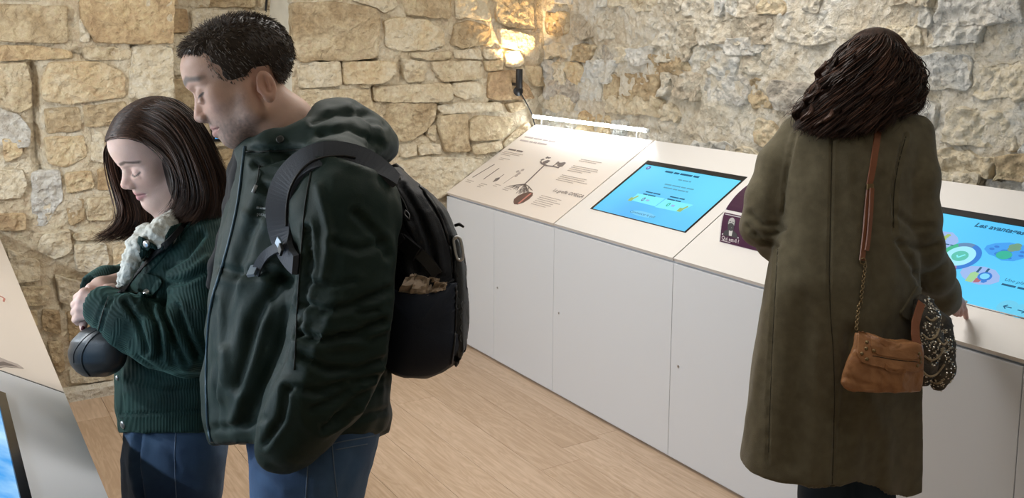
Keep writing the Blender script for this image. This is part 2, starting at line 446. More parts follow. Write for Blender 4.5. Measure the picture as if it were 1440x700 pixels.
# traced stones: (material key, proud in m, pixel outline)
S = [
 ('s', .020, [(411,6),(470,4),(525,12),(533,22),(532,75),(524,82),(480,85),(450,84),(424,87),(413,60)]),
 ('s', .012, [(420,89),(479,86),(480,120),(452,123),(421,124)]),
 ('o', .016, [(484,87),(528,86),(555,87),(556,105),(537,117),(507,118),(484,117)]),
 ('s', .010, [(419,127),(520,126),(524,146),(540,165),(480,170),(420,165)]),
 ('s', .008, [(506,119),(525,119),(520,124),(509,124)]),
 ('o', .014, [(541,30),(560,25),(600,28),(622,42),(626,62),(603,70),(560,71),(545,65)]),
 ('s', .010, [(640,35),(660,28),(690,38),(692,60),(650,68),(634,62)]),
 ('s', .012, [(578,74),(636,72),(637,83),(605,85),(578,80)]),
 ('s', .012, [(639,71),(676,69),(680,84),(641,82)]),
 ('o', .012, [(681,70),(708,68),(708,82),(682,83)]),
 ('s', .016, [(569,83),(597,86),(600,99),(595,115),(573,116),(567,103)]),
 ('s', .016, [(608,87),(675,86),(677,111),(637,114),(622,115),(609,99)]),
 ('s', .018, [(528,121),(560,119),(632,117),(634,137),(626,143),(560,144),(529,142)]),
 ('o', .018, [(637,118),(663,114),(678,120),(678,135),(654,140),(641,137),(635,126)]),
 ('o', .012, [(682,86),(708,86),(708,98),(684,100)]),
 ('s', .016, [(700,40),(730,44),(752,52),(752,68),(740,71),(706,66)]),
 ('o', .012, [(711,72),(729,71),(738,88),(732,93),(712,94)]),
 ('o', .016, [(688,103),(723,98),(745,124),(750,138),(700,141),(686,137)]),
 ('o', .026, [(738,94),(757,93),(767,120),(749,121)]),
 ('s', .018, [(545,146),(613,145),(612,166),(598,186),(576,198),(560,198),(545,190)]),
 ('s', .014, [(616,147),(650,145),(704,144),(706,156),(656,158),(625,160),(617,154)]),
 ('s', .024, [(617,163),(657,161),(659,195),(661,212),(625,213),(622,200),(616,180)]),
 ('s', .024, [(661,170),(676,162),(718,166),(720,178),(708,194),(686,197),(662,198)]),
 ('s', .020, [(664,204),(703,198),(705,210),(671,218),(665,215)]),
 ('s', .014, [(603,178),(614,175),(614,197),(610,200),(602,190)]),
 ('s', .014, [(588,204),(620,202),(621,216),(589,218)]),
 ('s', .012, [(564,204),(585,203),(586,218),(564,222)]),
 ('s', .024, [(562,228),(600,221),(678,222),(681,231),(657,246),(620,278),(580,282),(556,250)]),
 ('s', .014, [(712,146),(735,143),(740,152),(718,159)]),
 ('s', .012, [(708,200),(722,186),(742,172),(748,182),(712,212)]),
 ('s', .012, [(404,-30),(470,-30),(468,3),(410,4)]),
 ('s', .012, [(474,-28),(540,-25),(560,8),(541,19),(528,9),(500,3)]),
 ('s', .012, [(565,-10),(600,-20),(635,-10),(632,26),(600,24),(572,20)]),
 ('s', .012, [(640,-10),(680,-20),(690,30),(660,24),(642,27)]),
 ('s', .014, [(692,-20),(750,-20),(752,40),(715,38),(700,30)]),
 ('o', .014, [(114,-25),(244,-25),(244,60),(189,62),(135,59),(114,30)]),
 ('s', .014, [(-4,6),(94,10),(96,59),(57,61),(-4,57)]),
 ('s', .010, [(112,28),(121,22),(131,36),(126,60),(113,60)]),
 ('o', .014, [(-4,64),(40,62),(100,72),(102,82),(40,84),(-4,85)]),
 ('s', .012, [(116,68),(155,66),(184,70),(184,84),(120,84)]),
 ('o', .022, [(57,117),(68,89),(143,88),(173,101),(176,136),(100,146),(58,140)]),
 ('s', .012, [(187,66),(243,66),(244,140),(205,140),(181,136)]),
 ('s', .016, [(-4,89),(37,89),(44,115),(45,150),(25,159),(-4,143)]),
 ('g', .014, [(-4,150),(27,162),(43,183),(42,205),(20,210),(-4,203)]),
 ('s', .014, [(-4,240),(31,238),(38,262),(30,278),(-4,280)]),
 ('o', .020, [(-4,301),(37,300),(38,323),(-4,325)]),
 ('o', .016, [(91,243),(129,241),(133,265),(94,271)]),
 ('o', .016, [(136,237),(155,235),(158,268),(138,268)]),
 ('s', .016, [(122,279),(156,277),(158,309),(123,311)]),
 ('s', .012, [(92,281),(118,279),(119,309),(98,318)]),
 ('s', .018, [(105,343),(148,342),(154,369),(140,387),(107,380)]),
 ('o', .016, [(158,342),(186,340),(178,370),(159,380)]),
 ('s', .012, [(101,329),(150,323),(186,334),(104,338)]),
 ('o', .012, [(63,194),(118,191),(122,222),(90,236),(66,228)]),
 ('s', .012, [(127,180),(146,188),(150,228),(128,226)]),
 ('o', .014, [(2,194),(32,198),(30,218),(6,228)]),
 ('s', .010, [(62,152),(110,150),(116,184),(66,188)]),
 ('s', .010, [(116,150),(176,142),(180,176),(120,178)]),
 ('g', .010, [(44,242),(84,240),(88,280),(62,318),(46,316)]),
 ('s', .014, [(10,350),(55,369),(56,394),(22,398)]),
 ('s', .018, [(28,403),(72,403),(66,428),(38,430)]),
 ('o', .012, [(41,437),(52,437),(54,460),(46,455)]),
 ('s', .012, [(78,386),(115,398),(112,430),(84,425)]),
 ('s', .014, [(58,435),(84,437),(86,470),(60,465)]),
 ('s', .012, [(66,480),(88,482),(91,520),(80,524)]),
 ('s', .012, [(94,440),(140,432),(150,500),(100,512)]),
 ('s', .010, [(98,519),(158,514),(160,534),(100,540)]),
 ('s', .012, [(60,330),(98,322),(102,352),(76,366),(54,352)]),
 ('s', .012, [(190,142),(240,144),(242,230),(196,232)]),
 ('s', .012, [(192,238),(242,236),(240,330),(196,330)]),
]
KEY = dict(s='stone', o='ochre', g='grey', p='pale')
for i, (k, pr, pg) in enumerate(S):
    pg = [(sum(a for a, _ in pg) / len(pg) + (a - sum(c for c, _ in pg) / len(pg)) * 1.03, sum(b for _, b in pg) / len(pg) + (b - sum(c for _, c in pg) / len(pg)) * 1.04) for a, b in pg]
    stone(px_end(pg), endto(WY + .018), wall_end, M[KEY[k]], pr + .006, i + 1, rough=.009)
# the same masonry goes on beyond the traced stones
rs = random.Random(31)
boxes = []
for k, pr, pg in S:
    q = np.array(px_end(pg)); boxes.append((q[:, 0].min() - .02, q[:, 0].max() + .02, q[:, 1].min() - .015, q[:, 1].max() + .015))
for X0, X1, Z0, Z1 in [(-1.45, NX0 - .01, .07, 2.25), (NX1 + .02, 2.46, .05, 1.20), (NX1 + .02, 3.05, 1.9, 2.25)]:
    z = Z0
    while z < Z1:
        hgt = rs.uniform(.11, .20); x = X0 - rs.random() * .1
        while x < X1:
            wd = rs.uniform(.16, .38); x0, x1 = max(x + .006, X0), min(x + wd - .006, X1)
            if x1 - x0 > .06 and not any(x0 < b[1] and x1 > b[0] and z < b[3] and z + hgt > b[2] for b in boxes):
                j = lambda: rs.uniform(-.010, .010)
                stone([(x0 + j(), z + .006 + j()), (x1 + j(), z + .006 + j()), (x1 + j(), z + hgt - .006 + j()), ((x0 + x1) / 2, z + hgt - .004 + j()), (x0 + j(), z + hgt - .006 + j())],
                      endto(WY + .018), wall_end, M[rs.choice(['stone', 'stone', 'stone', 'ochre', 'grey'])], rs.uniform(.012, .022), rs.randint(100, 9999), rough=.009)
            x += wd
        z += hgt
# back of the recess: coursed blocks
rs = random.Random(11)
z = .06
while z < 2.3:
    hgt = rs.uniform(.12, .24); x = NX0 - .05 - rs.random() * .2
    while x < NX1:
        wd = rs.uniform(.2, .42)
        x0, x1 = max(x + .006, NX0 - .01), min(x + wd - .006, NX1 + .02)
        if x1 - x0 > .05:
            j = lambda: rs.uniform(-.008, .008)
            stone([(x0, z + .006 + j()), (x1, z + .006 + j()), (x1, z + hgt - .006 + j()), ((x0 + x1) / 2, z + hgt - .004), (x0, z + hgt - .006 + j())],
                  endto(NY - .004), wall_end, M[rs.choice(['stone', 'stone', 'grey', 'ochre'])], .012, rs.randint(100, 9999), rough=.008)
        x += wd
    z += hgt
# right wall: irregular rubble, more of it smeared over with pale mortar
rs = random.Random(23)
z = 1.10
row = 0
while z < 2.08:
    hgt = rs.uniform(.06, .15); y = 4.66 - rs.random() * .05
    while y > .75:
        wd = rs.uniform(.10, .34) * (1 if hgt > .09 else .8)
        y1, y0 = y - .007, y - wd + .007
        if rs.random() < .86:
            sl = rs.uniform(-.03, .03)
            j = lambda a=.012: rs.uniform(-a, a)
            zb = z + .05 * math.sin(y * 1.7 + row)
            pg = [(y0 + j(), zb + .006 + j()), ((y0 + y1) / 2, zb + j(.014)), (y1 + j(), zb + .006 + j()), (y1 + sl + j(), zb + hgt * .55), (y1 + sl * .5 + j(.02), zb + hgt - .006 + j()),
                  ((y0 + y1) / 2 + j(.03), zb + hgt + j(.01)), (y0 + sl + j(.02), zb + hgt - .008 + j()), (y0 - sl * .3, zb + hgt * .5)]
            pal = ['pale', 'pale', 'pale', 'stone', 'grey', 'pale', 'mortar_pale'] if y < 3.8 else ['pale', 'stone', 'stone', 'pale', 'ochre', 'grey']
            if zb < 1.32: pal = ['stone', 'pale', 'stone', 'ochre', 'stone', 'mortar_pale']
            stone(pg, rightto(WX + .024), wall_right, M[rs.choice(pal)], rs.uniform(.002, .020), rs.randint(100, 99999), rough=.017, jit=.016)
        y -= wd
    z += hgt; row += 1
# plinth ledge at the foot of the end wall
us = lin(-1.4, NX0, .03); 
pl_ = MB().prism([(WY - .03, 0), (WY - .03, .045), (WY - .005, .06), (WY + .03, .062), (WY + .03, 0)], lambda a, b, h: (h, a, b), .25, NX0).build('baseboard_end', M['mortar_pale'])
tag(pl_, 'low pale mortar ledge along the foot of the stone wall', 'baseboard', kind='structure')
# ------------------------------------------------------------------ counters
XF, XB, ZF, ZB = 2.481, 3.072, .811, 1.168     # right counter: front, back, under the top slab
TH = .016
class Panel:
    """sloping counter top: u to the viewer's right, v up the slope, h out of the face"""
    def __init__(s, side, y0):
        if side > 0: s.o = np.array([XF - .003, y0, ZF + TH]); s.u = np.array([0, -1., 0]); vv = np.array([XB - XF, 0, ZB - ZF])
        else: s.o = np.array([LXF + .003, y0, ZF + TH]); s.u = np.array([0, 1., 0]); vv = np.array([-(XB - XF), 0, ZB - ZF])
        s.L = np.linalg.norm(vv) + .008; s.v = vv / np.linalg.norm(vv); s.n = np.cross(s.u, s.v)
    def pt(s, u, v, h=0): return s.o + s.u * u + s.v * v + s.n * h
    def px(s, x, y):
        p = onplane(x, y, s.o, s.n) - s.o
        return float(p @ s.u), float(p @ s.v)
LXF = .247
def slab(P, u0, u1, mat_, parent, name='top_panel', hole=None, th=TH):
    mb = MB()
    if hole is None:
        mb.prism([(u0, 0), (u1, 0), (u1, P.L), (u0, P.L)], P.pt, -th, 0)
    else:
        a, b, c, d = hole
        for r in [(u0, u1, 0, c), (u0, u1, d, P.L), (u0, a, c, d), (b, u1, c, d)]:
            mb.prism([(r[0], r[2]), (r[1], r[2]), (r[1], r[3]), (r[0], r[3])], P.pt, -th, 0)
    return mb.build(name, mat_, parent)
def carcass(side, ya, yb, parent, m_):
    xf, xb = (XF + .02, XB) if side > 0 else (LXF - .02, LXF - (XB - XF))
    s = 1 if side > 0 else -1
    dz = (ZB - ZF) / (XB - XF) * .02
    prof = [(xf, .0), (xf, ZF + dz - .004), (xb, ZB - .004), (xb, .0)]
    return MB().prism(prof, lambda a, b, h: (a, h, b), ya, yb).build('body', m_, parent)
def flat(P, pts, name, mat_, parent, h0=.0002, h1=.0012):
    return MB().prism(pts, P.pt, h0, h1).build(name, mat_, parent)
def ell(cu, cv, ru, rv, rot=0, n=28, wob=0, ph=0):
    o = []
    for i in range(n):
        a = 2 * math.pi * i / n; k = 1 + wob * math.sin(2 * a + ph) + wob * .6 * math.sin(3 * a + ph * 2)
        x, y = ru * k * math.cos(a), rv * k * math.sin(a)
        o.append((cu + x * math.cos(rot) - y * math.sin(rot), cv + x * math.sin(rot) + y * math.cos(rot)))
    return o
def text(P, s, u, v, size, name, mat_, parent, h=.0014, align='LEFT', shear=0, bold=0):
    c = bpy.data.curves.new('t', 'FONT'); c.body = s; c.size = size; c.align_x = align; c.shear = shear; c.offset = bold
    c.resolution_u = 2
    o = bpy.data.objects.new('t', c); COL.objects.link(o)
    dg = bpy.context.evaluated_depsgraph_get(); me = o.evaluated_get(dg).to_mesh()
    vs = [P.pt(u + q.co.x, v + q.co.y, h) if P else np.array(q.co) for q in me.vertices]; fs = [list(q.vertices) for q in me.polygons]
    o.evaluated_get(dg).to_mesh_clear(); bpy.data.objects.remove(o); bpy.data.curves.remove(c)
    if P is None: return vs, fs
    return mkobj(name, [tuple(q) for q in vs], fs, mat_, parent)
def wordlines(P, u, v, wid, nlines, lead, hgt, mat_, parent, name, seed, h=.0013, center=False):
    """rows of tiny word shapes for print too small to read"""
    r = random.Random(seed); mb = MB()
    for k in range(nlines):
        wl = wid * (r.uniform(.75, 1) if k < nlines - 1 else r.uniform(.4, .8)); x = u + ((wid - wl) / 2 if center else 0); end = x + wl
        while x < end:
            w_ = min(r.uniform(.3, 1) * hgt * 5, end - x)
            mb.prism([(x, v - k * lead), (x + w_, v - k * lead), (x + w_, v - k * lead + hgt * .55), (x, v - k * lead + hgt * .55)], P.pt, .0002, h)
            x += w_ + hgt * .5
    return mb.build(name, mat_, parent)
def polyline(P, pts, wid, name, mat_, parent, taper=False, h=.0013, mb=None):
    own = mb is None
    if own: mb = MB()
    for i in range(len(pts) - 1):
        a, b = np.array(pts[i]), np.array(pts[i + 1]); d = b - a; d = d / (np.linalg.norm(d) + 1e-9); nrm = np.array([-d[1], d[0]])
        w0 = wid * (1 - .7 * i / (len(pts) - 1)) / 2 if taper else wid / 2; w1 = wid * (1 - .7 * (i + 1) / (len(pts) - 1)) / 2 if taper else wid / 2
        mb.prism([tuple(a - nrm * w0), tuple(b - nrm * w1), tuple(b + nrm * w1), tuple(a + nrm * w0)], P.pt, .0002, h)
    if own: return mb.build(name, mat_, parent)

def lock(side, y, z, parent):
    xf = XF
    mb = MB().tube([(xf + .004, y, z), (xf - .002, y, z)], .006, 12)
    o = mb.build('lock', M['steel'], parent)
    MB().box(xf - .0025, xf - .001, y - .001, y + .001, z - .003, z + .003).build('keyhole', M['dark'], parent)
def rdoor(ya, yb, parent, key=None):
    """ya > yb; hinged cabinet door with rounded edges"""
    d = MB().box(XF, XF + .0185, yb + .0012, ya - .0012, .014, ZF - .005).build('door', M['white'], parent, bevel=.0012)
    if key: lock(1, key[0], key[1], d)
    return d
def screen_emit(name, c0, c1, strength, P, scale=2.0, clouds=False):
    m_ = bpy.data.materials.new(name); m_.use_nodes = True
    n, l = nodes_of(m_); b = n['Principled BSDF']
    b.inputs['Base Color'].default_value = (.01, .01, .01, 1); b.inputs['Roughness'].default_value = .45; b.inputs['Specular IOR Level'].default_value = .08
    tc = n.new('ShaderNodeTexCoord'); nz = n.new('ShaderNodeTexNoise'); nz.inputs['Scale'].default_value = scale; nz.inputs['Detail'].default_value = 5 if clouds else 1
    l.new(tc.outputs['Object'], nz.inputs['Vector'])
    rp = n.new('ShaderNodeValToRGB'); e = rp.color_ramp.elements
    e[0].position = .35; e[0].color = (*c0, 1); e[1].position = .68; e[1].color = (*c1, 1)
    l.new(nz.outputs['Fac'], rp.inputs['Fac']); l.new(rp.outputs['Color'], b.inputs['Emission Color'])
    b.inputs['Emission Strength'].default_value = strength
    return m_
def glow(name, c, s=1.0):
    return mat(name, (.01, .01, .01), .45, spec=.08, emit=c, estr=s)
def touchscreen(P, rect, bez, mat_, label, group=None):
    """monitor let into the panel: frame proud by 3 mm, glass sunk by 2 mm"""
    a, b, c, d = rect
    t = empty('touch_screen', tuple(P.pt((a + b) / 2, c, 0)), label, 'touch screen', group)
    mb = MB()
    bl, br, bb, bt = bez
    for r in [(a, b, c, c + bb), (a, b, d - bt, d), (a, a + bl, c + bb, d - bt), (b - br, b, c + bb, d - bt)]:
        mb.prism([(r[0], r[2]), (r[1], r[2]), (r[1], r[3]), (r[0], r[3])], P.pt, -.014, .002)
    mb.build('bezel', M['bezel'], t)
    ds = MB().prism([(a + bl, c + bb), (b - br, c + bb), (b - br, d - bt), (a + bl, d - bt)], P.pt, -.014, -.0005).build('display', mat_, t)
    return t, ds

# --- right counter -------------------------------------------------------
YS = [4.655, 3.588, 2.760, 2.075, .655]
# unit with the printed vine panel
u1 = empty('display_cabinet', (XF + .2, 4.1, 0), 'white cabinet with two doors under the printed vine panel by the stone corner', 'cabinet')
carcass(1, YS[1] + .001, YS[0], u1, M['white'])
rdoor(YS[0], 4.135, u1); rdoor(4.135, YS[1], u1, (4.098, .404))
P1 = Panel(1, YS[0])
W1 = YS[0] - YS[1]
tp = slab(P1, 0, W1 - .005, M['print'], u1, 'printed_panel', th=TH)
tag(tp, 'beige panel printed with a grafted vine')
# prints traced through the panel plane
def pxs(P, pts): return [P.px(*q) for q in pts]
mb = MB()
for q in [((767, 231), (738, 259)),]:
    polyline(P1, pxs(P1, q), .010, '', None, None, mb=mb)
polyline(P1, pxs(P1, [(769, 233), (762, 230), (760, 227)]), .010, '', None, None, mb=mb)
polyline(P1, pxs(P1, [(769, 233), (778, 234), (786, 236)]), .008, '', None, None, mb=mb)
polyline(P1, pxs(P1, [(776, 234), (784, 230), (788, 229)]), .006, '', None, None, mb=mb)
rr = random.Random(3)
for k in range(9):
    ang = k / 8
    p0 = (738, 259); p2 = (719 + 28 * ang + rr.uniform(-1, 1), 268 + 3 * math.sin(ang * 3.1) - 6 * (1 - ang) * (k < 3) + rr.uniform(-1, 2))
    p1 = ((p0[0] + p2[0]) / 2 + rr.uniform(-1.5, 1.5), (p0[1] + p2[1]) / 2 - 1.2)
    polyline(P1, pxs(P1, [p0, p1, p2]), .006, '', None, None, taper=True, mb=mb)
    polyline(P1, pxs(P1, [p1, (p2[0] - 3, p2[1] - 1)]), .0035, '', None, None, mb=mb)
    polyline(P1, pxs(P1, [p1, (p2[0] + 2, p2[1] + .5)]), .0035, '', None, None, mb=mb)
vine = mb.build('vine_drawing', M['ink'], tp)
for q in [[(763,228),(767,226),(771,225),(774,226),(770,229),(764,231)], [(760,225),(764,223),(766,224),(761,226)], [(767,222),(770,220),(772,221),(768,223)], [(770,222),(774,221),(775,222),(771,223)],
          [(783,232),(788,229),(794,228),(796,229),(791,234),(786,235)], [(781,230),(785,227),(787,228),(783,231)]]:
    flat(P1, pxs(P1, q), 'leaf', M['ink'], vine)
for q in [((664.5, 249.5), (695.5, 231)), ((680, 252), (702, 236.5))]: polyline(P1, pxs(P1, q), .006, 'cane_drawing', M['ink'], tp)
polyline(P1, pxs(P1, [(701, 251), (709, 245)]), .003, 'cutting_drawing', M['ink'], tp)
flat(P1, pxs(P1, [(693, 256), (697, 251), (702, 249.5), (703, 251), (699, 254)]), 'leaf', M['ink'], tp)
polyline(P1, pxs(P1, [(708, 258), (724, 247), (733, 240)]), .003, 'shoot_drawing', M['ink2'], tp)
for q in [(726, 247), (730, 244), (728, 241), (735, 239)]: flat(P1, ell(*P1.px(*q), .012, .010), 'leaf', M['ink2'], tp)
cu, cv = P1.px(736, 279)
seed_ = flat(P1, pxs(P1, [(722,284),(723,280),(729,275),(737,271.5),(745,270),(749.5,271),(749,275),(744,280),(736,285),(728,287.5),(723,287)]), 'graft_picture', mat('graft_brown', (.13, .075, .06), .6), tp)
polyline(P1, pxs(P1, [(729, 286.5), (747, 272)]), .014, 'graft_cut', M['pink'], tp, h=.0018)
a = P1.px(778, 268)
text(P1, 'La greffe OMEGA', a[0], a[1] - .005, .034, 'heading', M['ink'], tp, shear=.1)
a = P1.px(716, 209)
wordlines(P1, a[0], a[1] - .010, .34, 1, .03, .020, M['ink'], tp, 'heading_print', 14)
a = P1.px(737, 193); wordlines(P1, a[0], a[1], .42, 2, .035, .020, M['ink2'], tp, 'title_print', 1)
for (q, wd, nl, sd) in [((709, 213), .20, 3, 2), ((704, 222), .12, 2, 3), ((657, 253), .08, 2, 5), ((676, 258), .07, 3, 6), ((696, 259), .07, 2, 7), ((712, 262), .09, 3, 8), ((761, 275), .20, 6, 9), ((817, 224), .20, 2, 11), ((806, 233), .24, 4, 12), ((790, 246), .26, 4, 13)]:
    a = P1.px(*q); wordlines(P1, a[0], a[1], wd, nl, .014, .006, M['ink2'], tp, 'small_print', sd)

# unit with the quiz screen
u2 = empty('display_cabinet', (XF + .2, 3.2, 0), 'white single-door cabinet whose sloping top holds the blue quiz screen', 'cabinet')
carcass(1, YS[2], YS[1] - .001, u2, M['white'])
rdoor(YS[1], YS[2], u2, (3.54, .408))
P2 = Panel(1, YS[1])
a = P2.px(829, 292); b = P2.px(963, 328.5); c = P2.px(912.5, 227); d = P2.px(1053.7, 248.6)
r2 = (a[0] * .5 + c[0] * .5, b[0], (a[1] + b[1]) / 2, (c[1] + d[1]) / 2)
slab(P2, .004, YS[1] - YS[2] - .003, M['white_top'], u2, hole=(r2[0] + .001, r2[1] - .001, r2[2] + .001, r2[3] - .001))
M['scr_quiz'] = screen_emit('quiz_screen', (.10, .45, .95), (.16, .72, .98), 1.0, P2, 1.6)
ts, ds = touchscreen(P2, r2, (.012, .010, .004, .028), M['scr_quiz'], 'blue quiz touch screen let into the counter beside the vine panel')
gl_dark = glow('screen_dark', (.01, .10, .20)); gl_pale = glow('screen_pale', (.22, .85, .95)); gl_grey = glow('screen_grey', (.10, .35, .5)); gl_yel = glow('screen_yellow', (.35, .5, .15))
gl_pur = glow('screen_purple', (.12, .10, .35)); gl_lilac = glow('screen_lilac', (.32, .47, .82)); gl_green = glow('screen_green', (.03, .45, .32)); gl_blue = glow('screen_blue', (.03, .2, .65))
a = P2.px(936, 241); wordlines(P2, a[0], a[1] - .006, .36, 1, .03, .020, gl_dark, ds, 'title_print', 30)
for q, wd, nl, sd in [((941, 251), .20, 1, 31), ((932, 259), .21, 2, 33)]:
    a = P2.px(*q); wordlines(P2, a[0], a[1], wd, nl, .022, .012, gl_grey, ds, 'screen_text', sd, center=True)
for cor in [[(886,281),(897,272),(935,279),(921,290)], [(921,291),(936,280),(975,276+12),(955,298)]]:
    flat(P2, pxs(P2, cor), 'answer_card', gl_pale, ds, -.0004, .0004)
for q, sd in [((908, 270), 35), ((942, 277), 36)]:
    a = P2.px(*q); wordlines(P2, a[0], a[1], .11, 2, .018, .011, gl_dark, ds, 'card_text', sd, h=.0016)
for q, g_ in [((903, 280), gl_pur), ((938, 287.5), gl_green)]:
    a = P2.px(*q); text(P2, '0', a[0], a[1] - .012, .036, 'card_number', g_, ds, bold=.001)
    wordlines(P2, a[0] + .03, a[1] - .006, .03, 1, .01, .02, gl_lilac, ds, 'card_unit', 40, h=.0016)
for q in [(889, 279), (958, 294)]:
    a = P2.px(*q)
    flat(P2, [(a[0] - .012, a[1] - .018), (a[0] + .01, a[1] - .018), (a[0] + .014, a[1] + .004), (a[0] + .024, a[1] + .022), (a[0] + .016, a[1] + .026), (a[0] + .004, a[1] + .006), (a[0] - .012, a[1] + .006)], 'hand_icon', gl_yel, ds, .0002, .0014)
a = P2.px(904, 301); flat(P2, ell(a[0], a[1], .08, .016, n=24), 'button', glow('screen_btn', (.2, .62, .95)), ds, -.0004, .0005)
text(P2, 'Commencer le quiz', a[0], a[1] - .008, .021, 'button_text', gl_dark, ds, align='CENTER')
a = P2.px(912, 236); flat(P2, ell(a[0], a[1], .013, .013), 'logo_ring', gl_pur, ds, .0002, .0012); flat(P2, ell(a[0], a[1], .006, .006), 'logo_dot', gl_lilac, ds, .0013, .0018)

# unit with the purple half-disc panel
u3 = empty('display_cabinet', (XF + .2, 2.4, 0), 'white cabinet carrying the purple half-disc portrait board', 'cabinet')
carcass(1, YS[3] + .001, YS[2] - .001, u3, M['white'])
rdoor(YS[2], YS[3], u3, (2.713, .399))
P3 = Panel(1, YS[2])
slab(P3, .003, YS[2] - YS[3] - .003, M['white_top'], u3)
YB0 = 2.636
prof_ = [(2.601, .896), (2.603, .944), (2.608, .991), (2.622, 1.026), (2.640, 1.048), (2.683, 1.086), (2.74, 1.118), (2.802, 1.139), (2.87, 1.153), (2.93, 1.160), (3.0, 1.164), (3.04, 1.172)]
prof_ = np.array(smooth_poly(prof_, 2)); ps_ = np.concatenate([[0], np.cumsum(np.linalg.norm(np.diff(prof_, axis=0), axis=1))])
class Curve:
    """curved board: u to the right along the counter, v along the bend, h outwards"""
    def pt(s, u, v, h=0):
        x = np.interp(v, ps_, prof_[:, 0]); z = np.interp(v, ps_, prof_[:, 1]); e = 1e-3
        t = np.array([np.interp(v + e, ps_, prof_[:, 0]) - np.interp(v - e, ps_, prof_[:, 0]), np.interp(v + e, ps_, prof_[:, 1]) - np.interp(v - e, ps_, prof_[:, 1])]); t = t / (np.linalg.norm(t) + 1e-12)
        return np.array([x - t[1] * h, YB0 - u, z + t[0] * h])
PB = Curve(); BW = .50
pd = empty('portrait_board', (2.62, 2.4, .9), 'curved purple board with a bearded portrait on the counter beside the quiz screen', 'information board')
M['purple'] = mat('purple_print', (.065, .014, .052), .35)
M['purple2'] = mat('purple_print_dark', (.045, .012, .038), .35)
M['board'] = mat('white_board_edge', (.72, .70, .70), .4)
def bend(u0, u1, v0, v1, h0, h1, name, m_, parent, n=24):
    mb = MB(); vs = np.linspace(v0, v1, n); V = []
    for q in vs: V += [PB.pt(u0, q, h1), PB.pt(u1, q, h1), PB.pt(u1, q, h0), PB.pt(u0, q, h0)]
    F = [[i * 4 + k, i * 4 + (k + 1) % 4, (i + 1) * 4 + (k + 1) % 4, (i + 1) * 4 + k] for i in range(n - 1) for k in range(4)] + [[0, 1, 2, 3], [n * 4 - 4, n * 4 - 1, n * 4 - 2, n * 4 - 3]]
    return mb.add(V, F).build(name, m_, parent)
bend(0, BW, 0, ps_[-1], -.006, 0, 'board', M['board'], pd, 40)
bend(.007, BW - .007, .008, .124, .0001, .0009, 'lower_print', M['purple'], pd)
bend(.007, BW - .007, .136, ps_[-1] - .02, .0001, .0009, 'upper_print', M['purple2'], pd)
# portrait: pale rectangle with a generic bearded head
pu, pv, pw, phh = .014, .037, .088, .082
pr = flat(PB, [(pu, pv), (pu + pw, pv), (pu + pw, pv + phh), (pu, pv + phh)], 'portrait_picture', mat('portrait_paper', (.62, .62, .64), .5), pd, .0009, .0015)
Mi = mat('portrait_ink', (.06, .06, .065), .6)
pc = pu + pw * .5
flat(PB, [(pu + .006, pv), (pu + pw - .004, pv), (pu + pw - .010, pv + .016), (pc + .018, pv + .025), (pc - .014, pv + .025), (pu + .012, pv + .016)], 'coat', Mi, pr, .0015, .0019)
flat(PB, [(pc - .006, pv + .003), (pc + .008, pv + .003), (pc + .012, pv + .025), (pc - .008, pv + .025)], 'shirt', mat('portrait_white', (.7, .7, .7), .5), pr, .0019, .0022)
flat(PB, ell(pc, pv + .053, .017, .020), 'face', mat('portrait_face', (.5, .5, .5), .5), pr, .0019, .0022)
flat(PB, ell(pc, pv + .037, .017, .015), 'beard', Mi, pr, .0022, .0025)
for sg in (-1, 1):
    flat(PB, [(pc + sg * .0165, pv + .044), (pc + sg * .020, pv + .046), (pc + sg * .019, pv + .066), (pc + sg * .015, pv + .064)], 'hair', Mi, pr, .0022, .0025)
    flat(PB, [(pc + sg * .003, pv + .056), (pc + sg * .011, pv + .055), (pc + sg * .011, pv + .058), (pc + sg * .003, pv + .058)], 'brow', Mi, pr, .0022, .0025)
M['txtw'] = mat('white_print', (.66, .62, .64), .5)
text(PB, 'Qui est-il ?', pu, .019, .021, 'caption', M['txtw'], pd, bold=.0004)
wordlines(PB, pu, .013, .09, 1, .01, .005, M['txtw'], pd, 'small_print', 71)
wordlines(PB, .13, .10, .3, 5, .016, .007, M['txtw'], pd, 'small_print', 70)
for q, nl in [((.14, .22), 2), ((.13, .175), 2)]: wordlines(PB, q[0], q[1], .22, nl, .016, .007, M['txtw'], pd, 'small_print', 72 + nl)

# unit with the right-hand screen
u4 = empty('display_cabinet', (XF + .2, 1.4, 0), 'long white two-door cabinet under the screen headed Les avantages', 'cabinet')
carcass(1, YS[4], YS[3] - .001, u4, M['white'])
rdoor(YS[3], 1.357, u4, (2.03, .40)); rdoor(1.357, YS[4], u4, (1.31, .40))
P4 = Panel(1, YS[3])
a = P4.px(1313.6, 290); b = P4.px(1440, 309.5); c = P4.px(1360, 428); d = P4.px(1440, 449)
r4 = (.12, 1.12, (c[1] + d[1]) / 2, (a[1] + b[1]) / 2)
slab(P4, .003, YS[3] - YS[4], M['white_top'], u4, hole=(r4[0] + .001, r4[1] - .001, r4[2] + .001, r4[3] - .001))
M['scr_av'] = screen_emit('advantages_screen', (.07, .47, .95), (.12, .66, .98), 1.0, P4, 1.3)
ts, ds = touchscreen(P4, r4, (.02, .02, .004, .03), M['scr_av'], 'blue touch screen headed Les avantages beside the woman in the long coat')
a = P4.px(1371, 317); text(P4, 'Les avantages', a[0], a[1] - .006, .030, 'title', gl_dark, ds, shear=.15, bold=.0010)
flat(P4, pxs(P4, [(1300,327),(1322,325),(1340,327),(1347,334),(1348,340),(1338,348),(1318,349),(1300,345)]), 'bubble', gl_lilac, ds, -.0003, .0006)
for q in [(1331, 333), (1334, 331), (1328, 336)]: flat(P4, ell(*P4.px(*q), .008, .006), 'bubble_dot', gl_yel, ds, .0007, .0013)
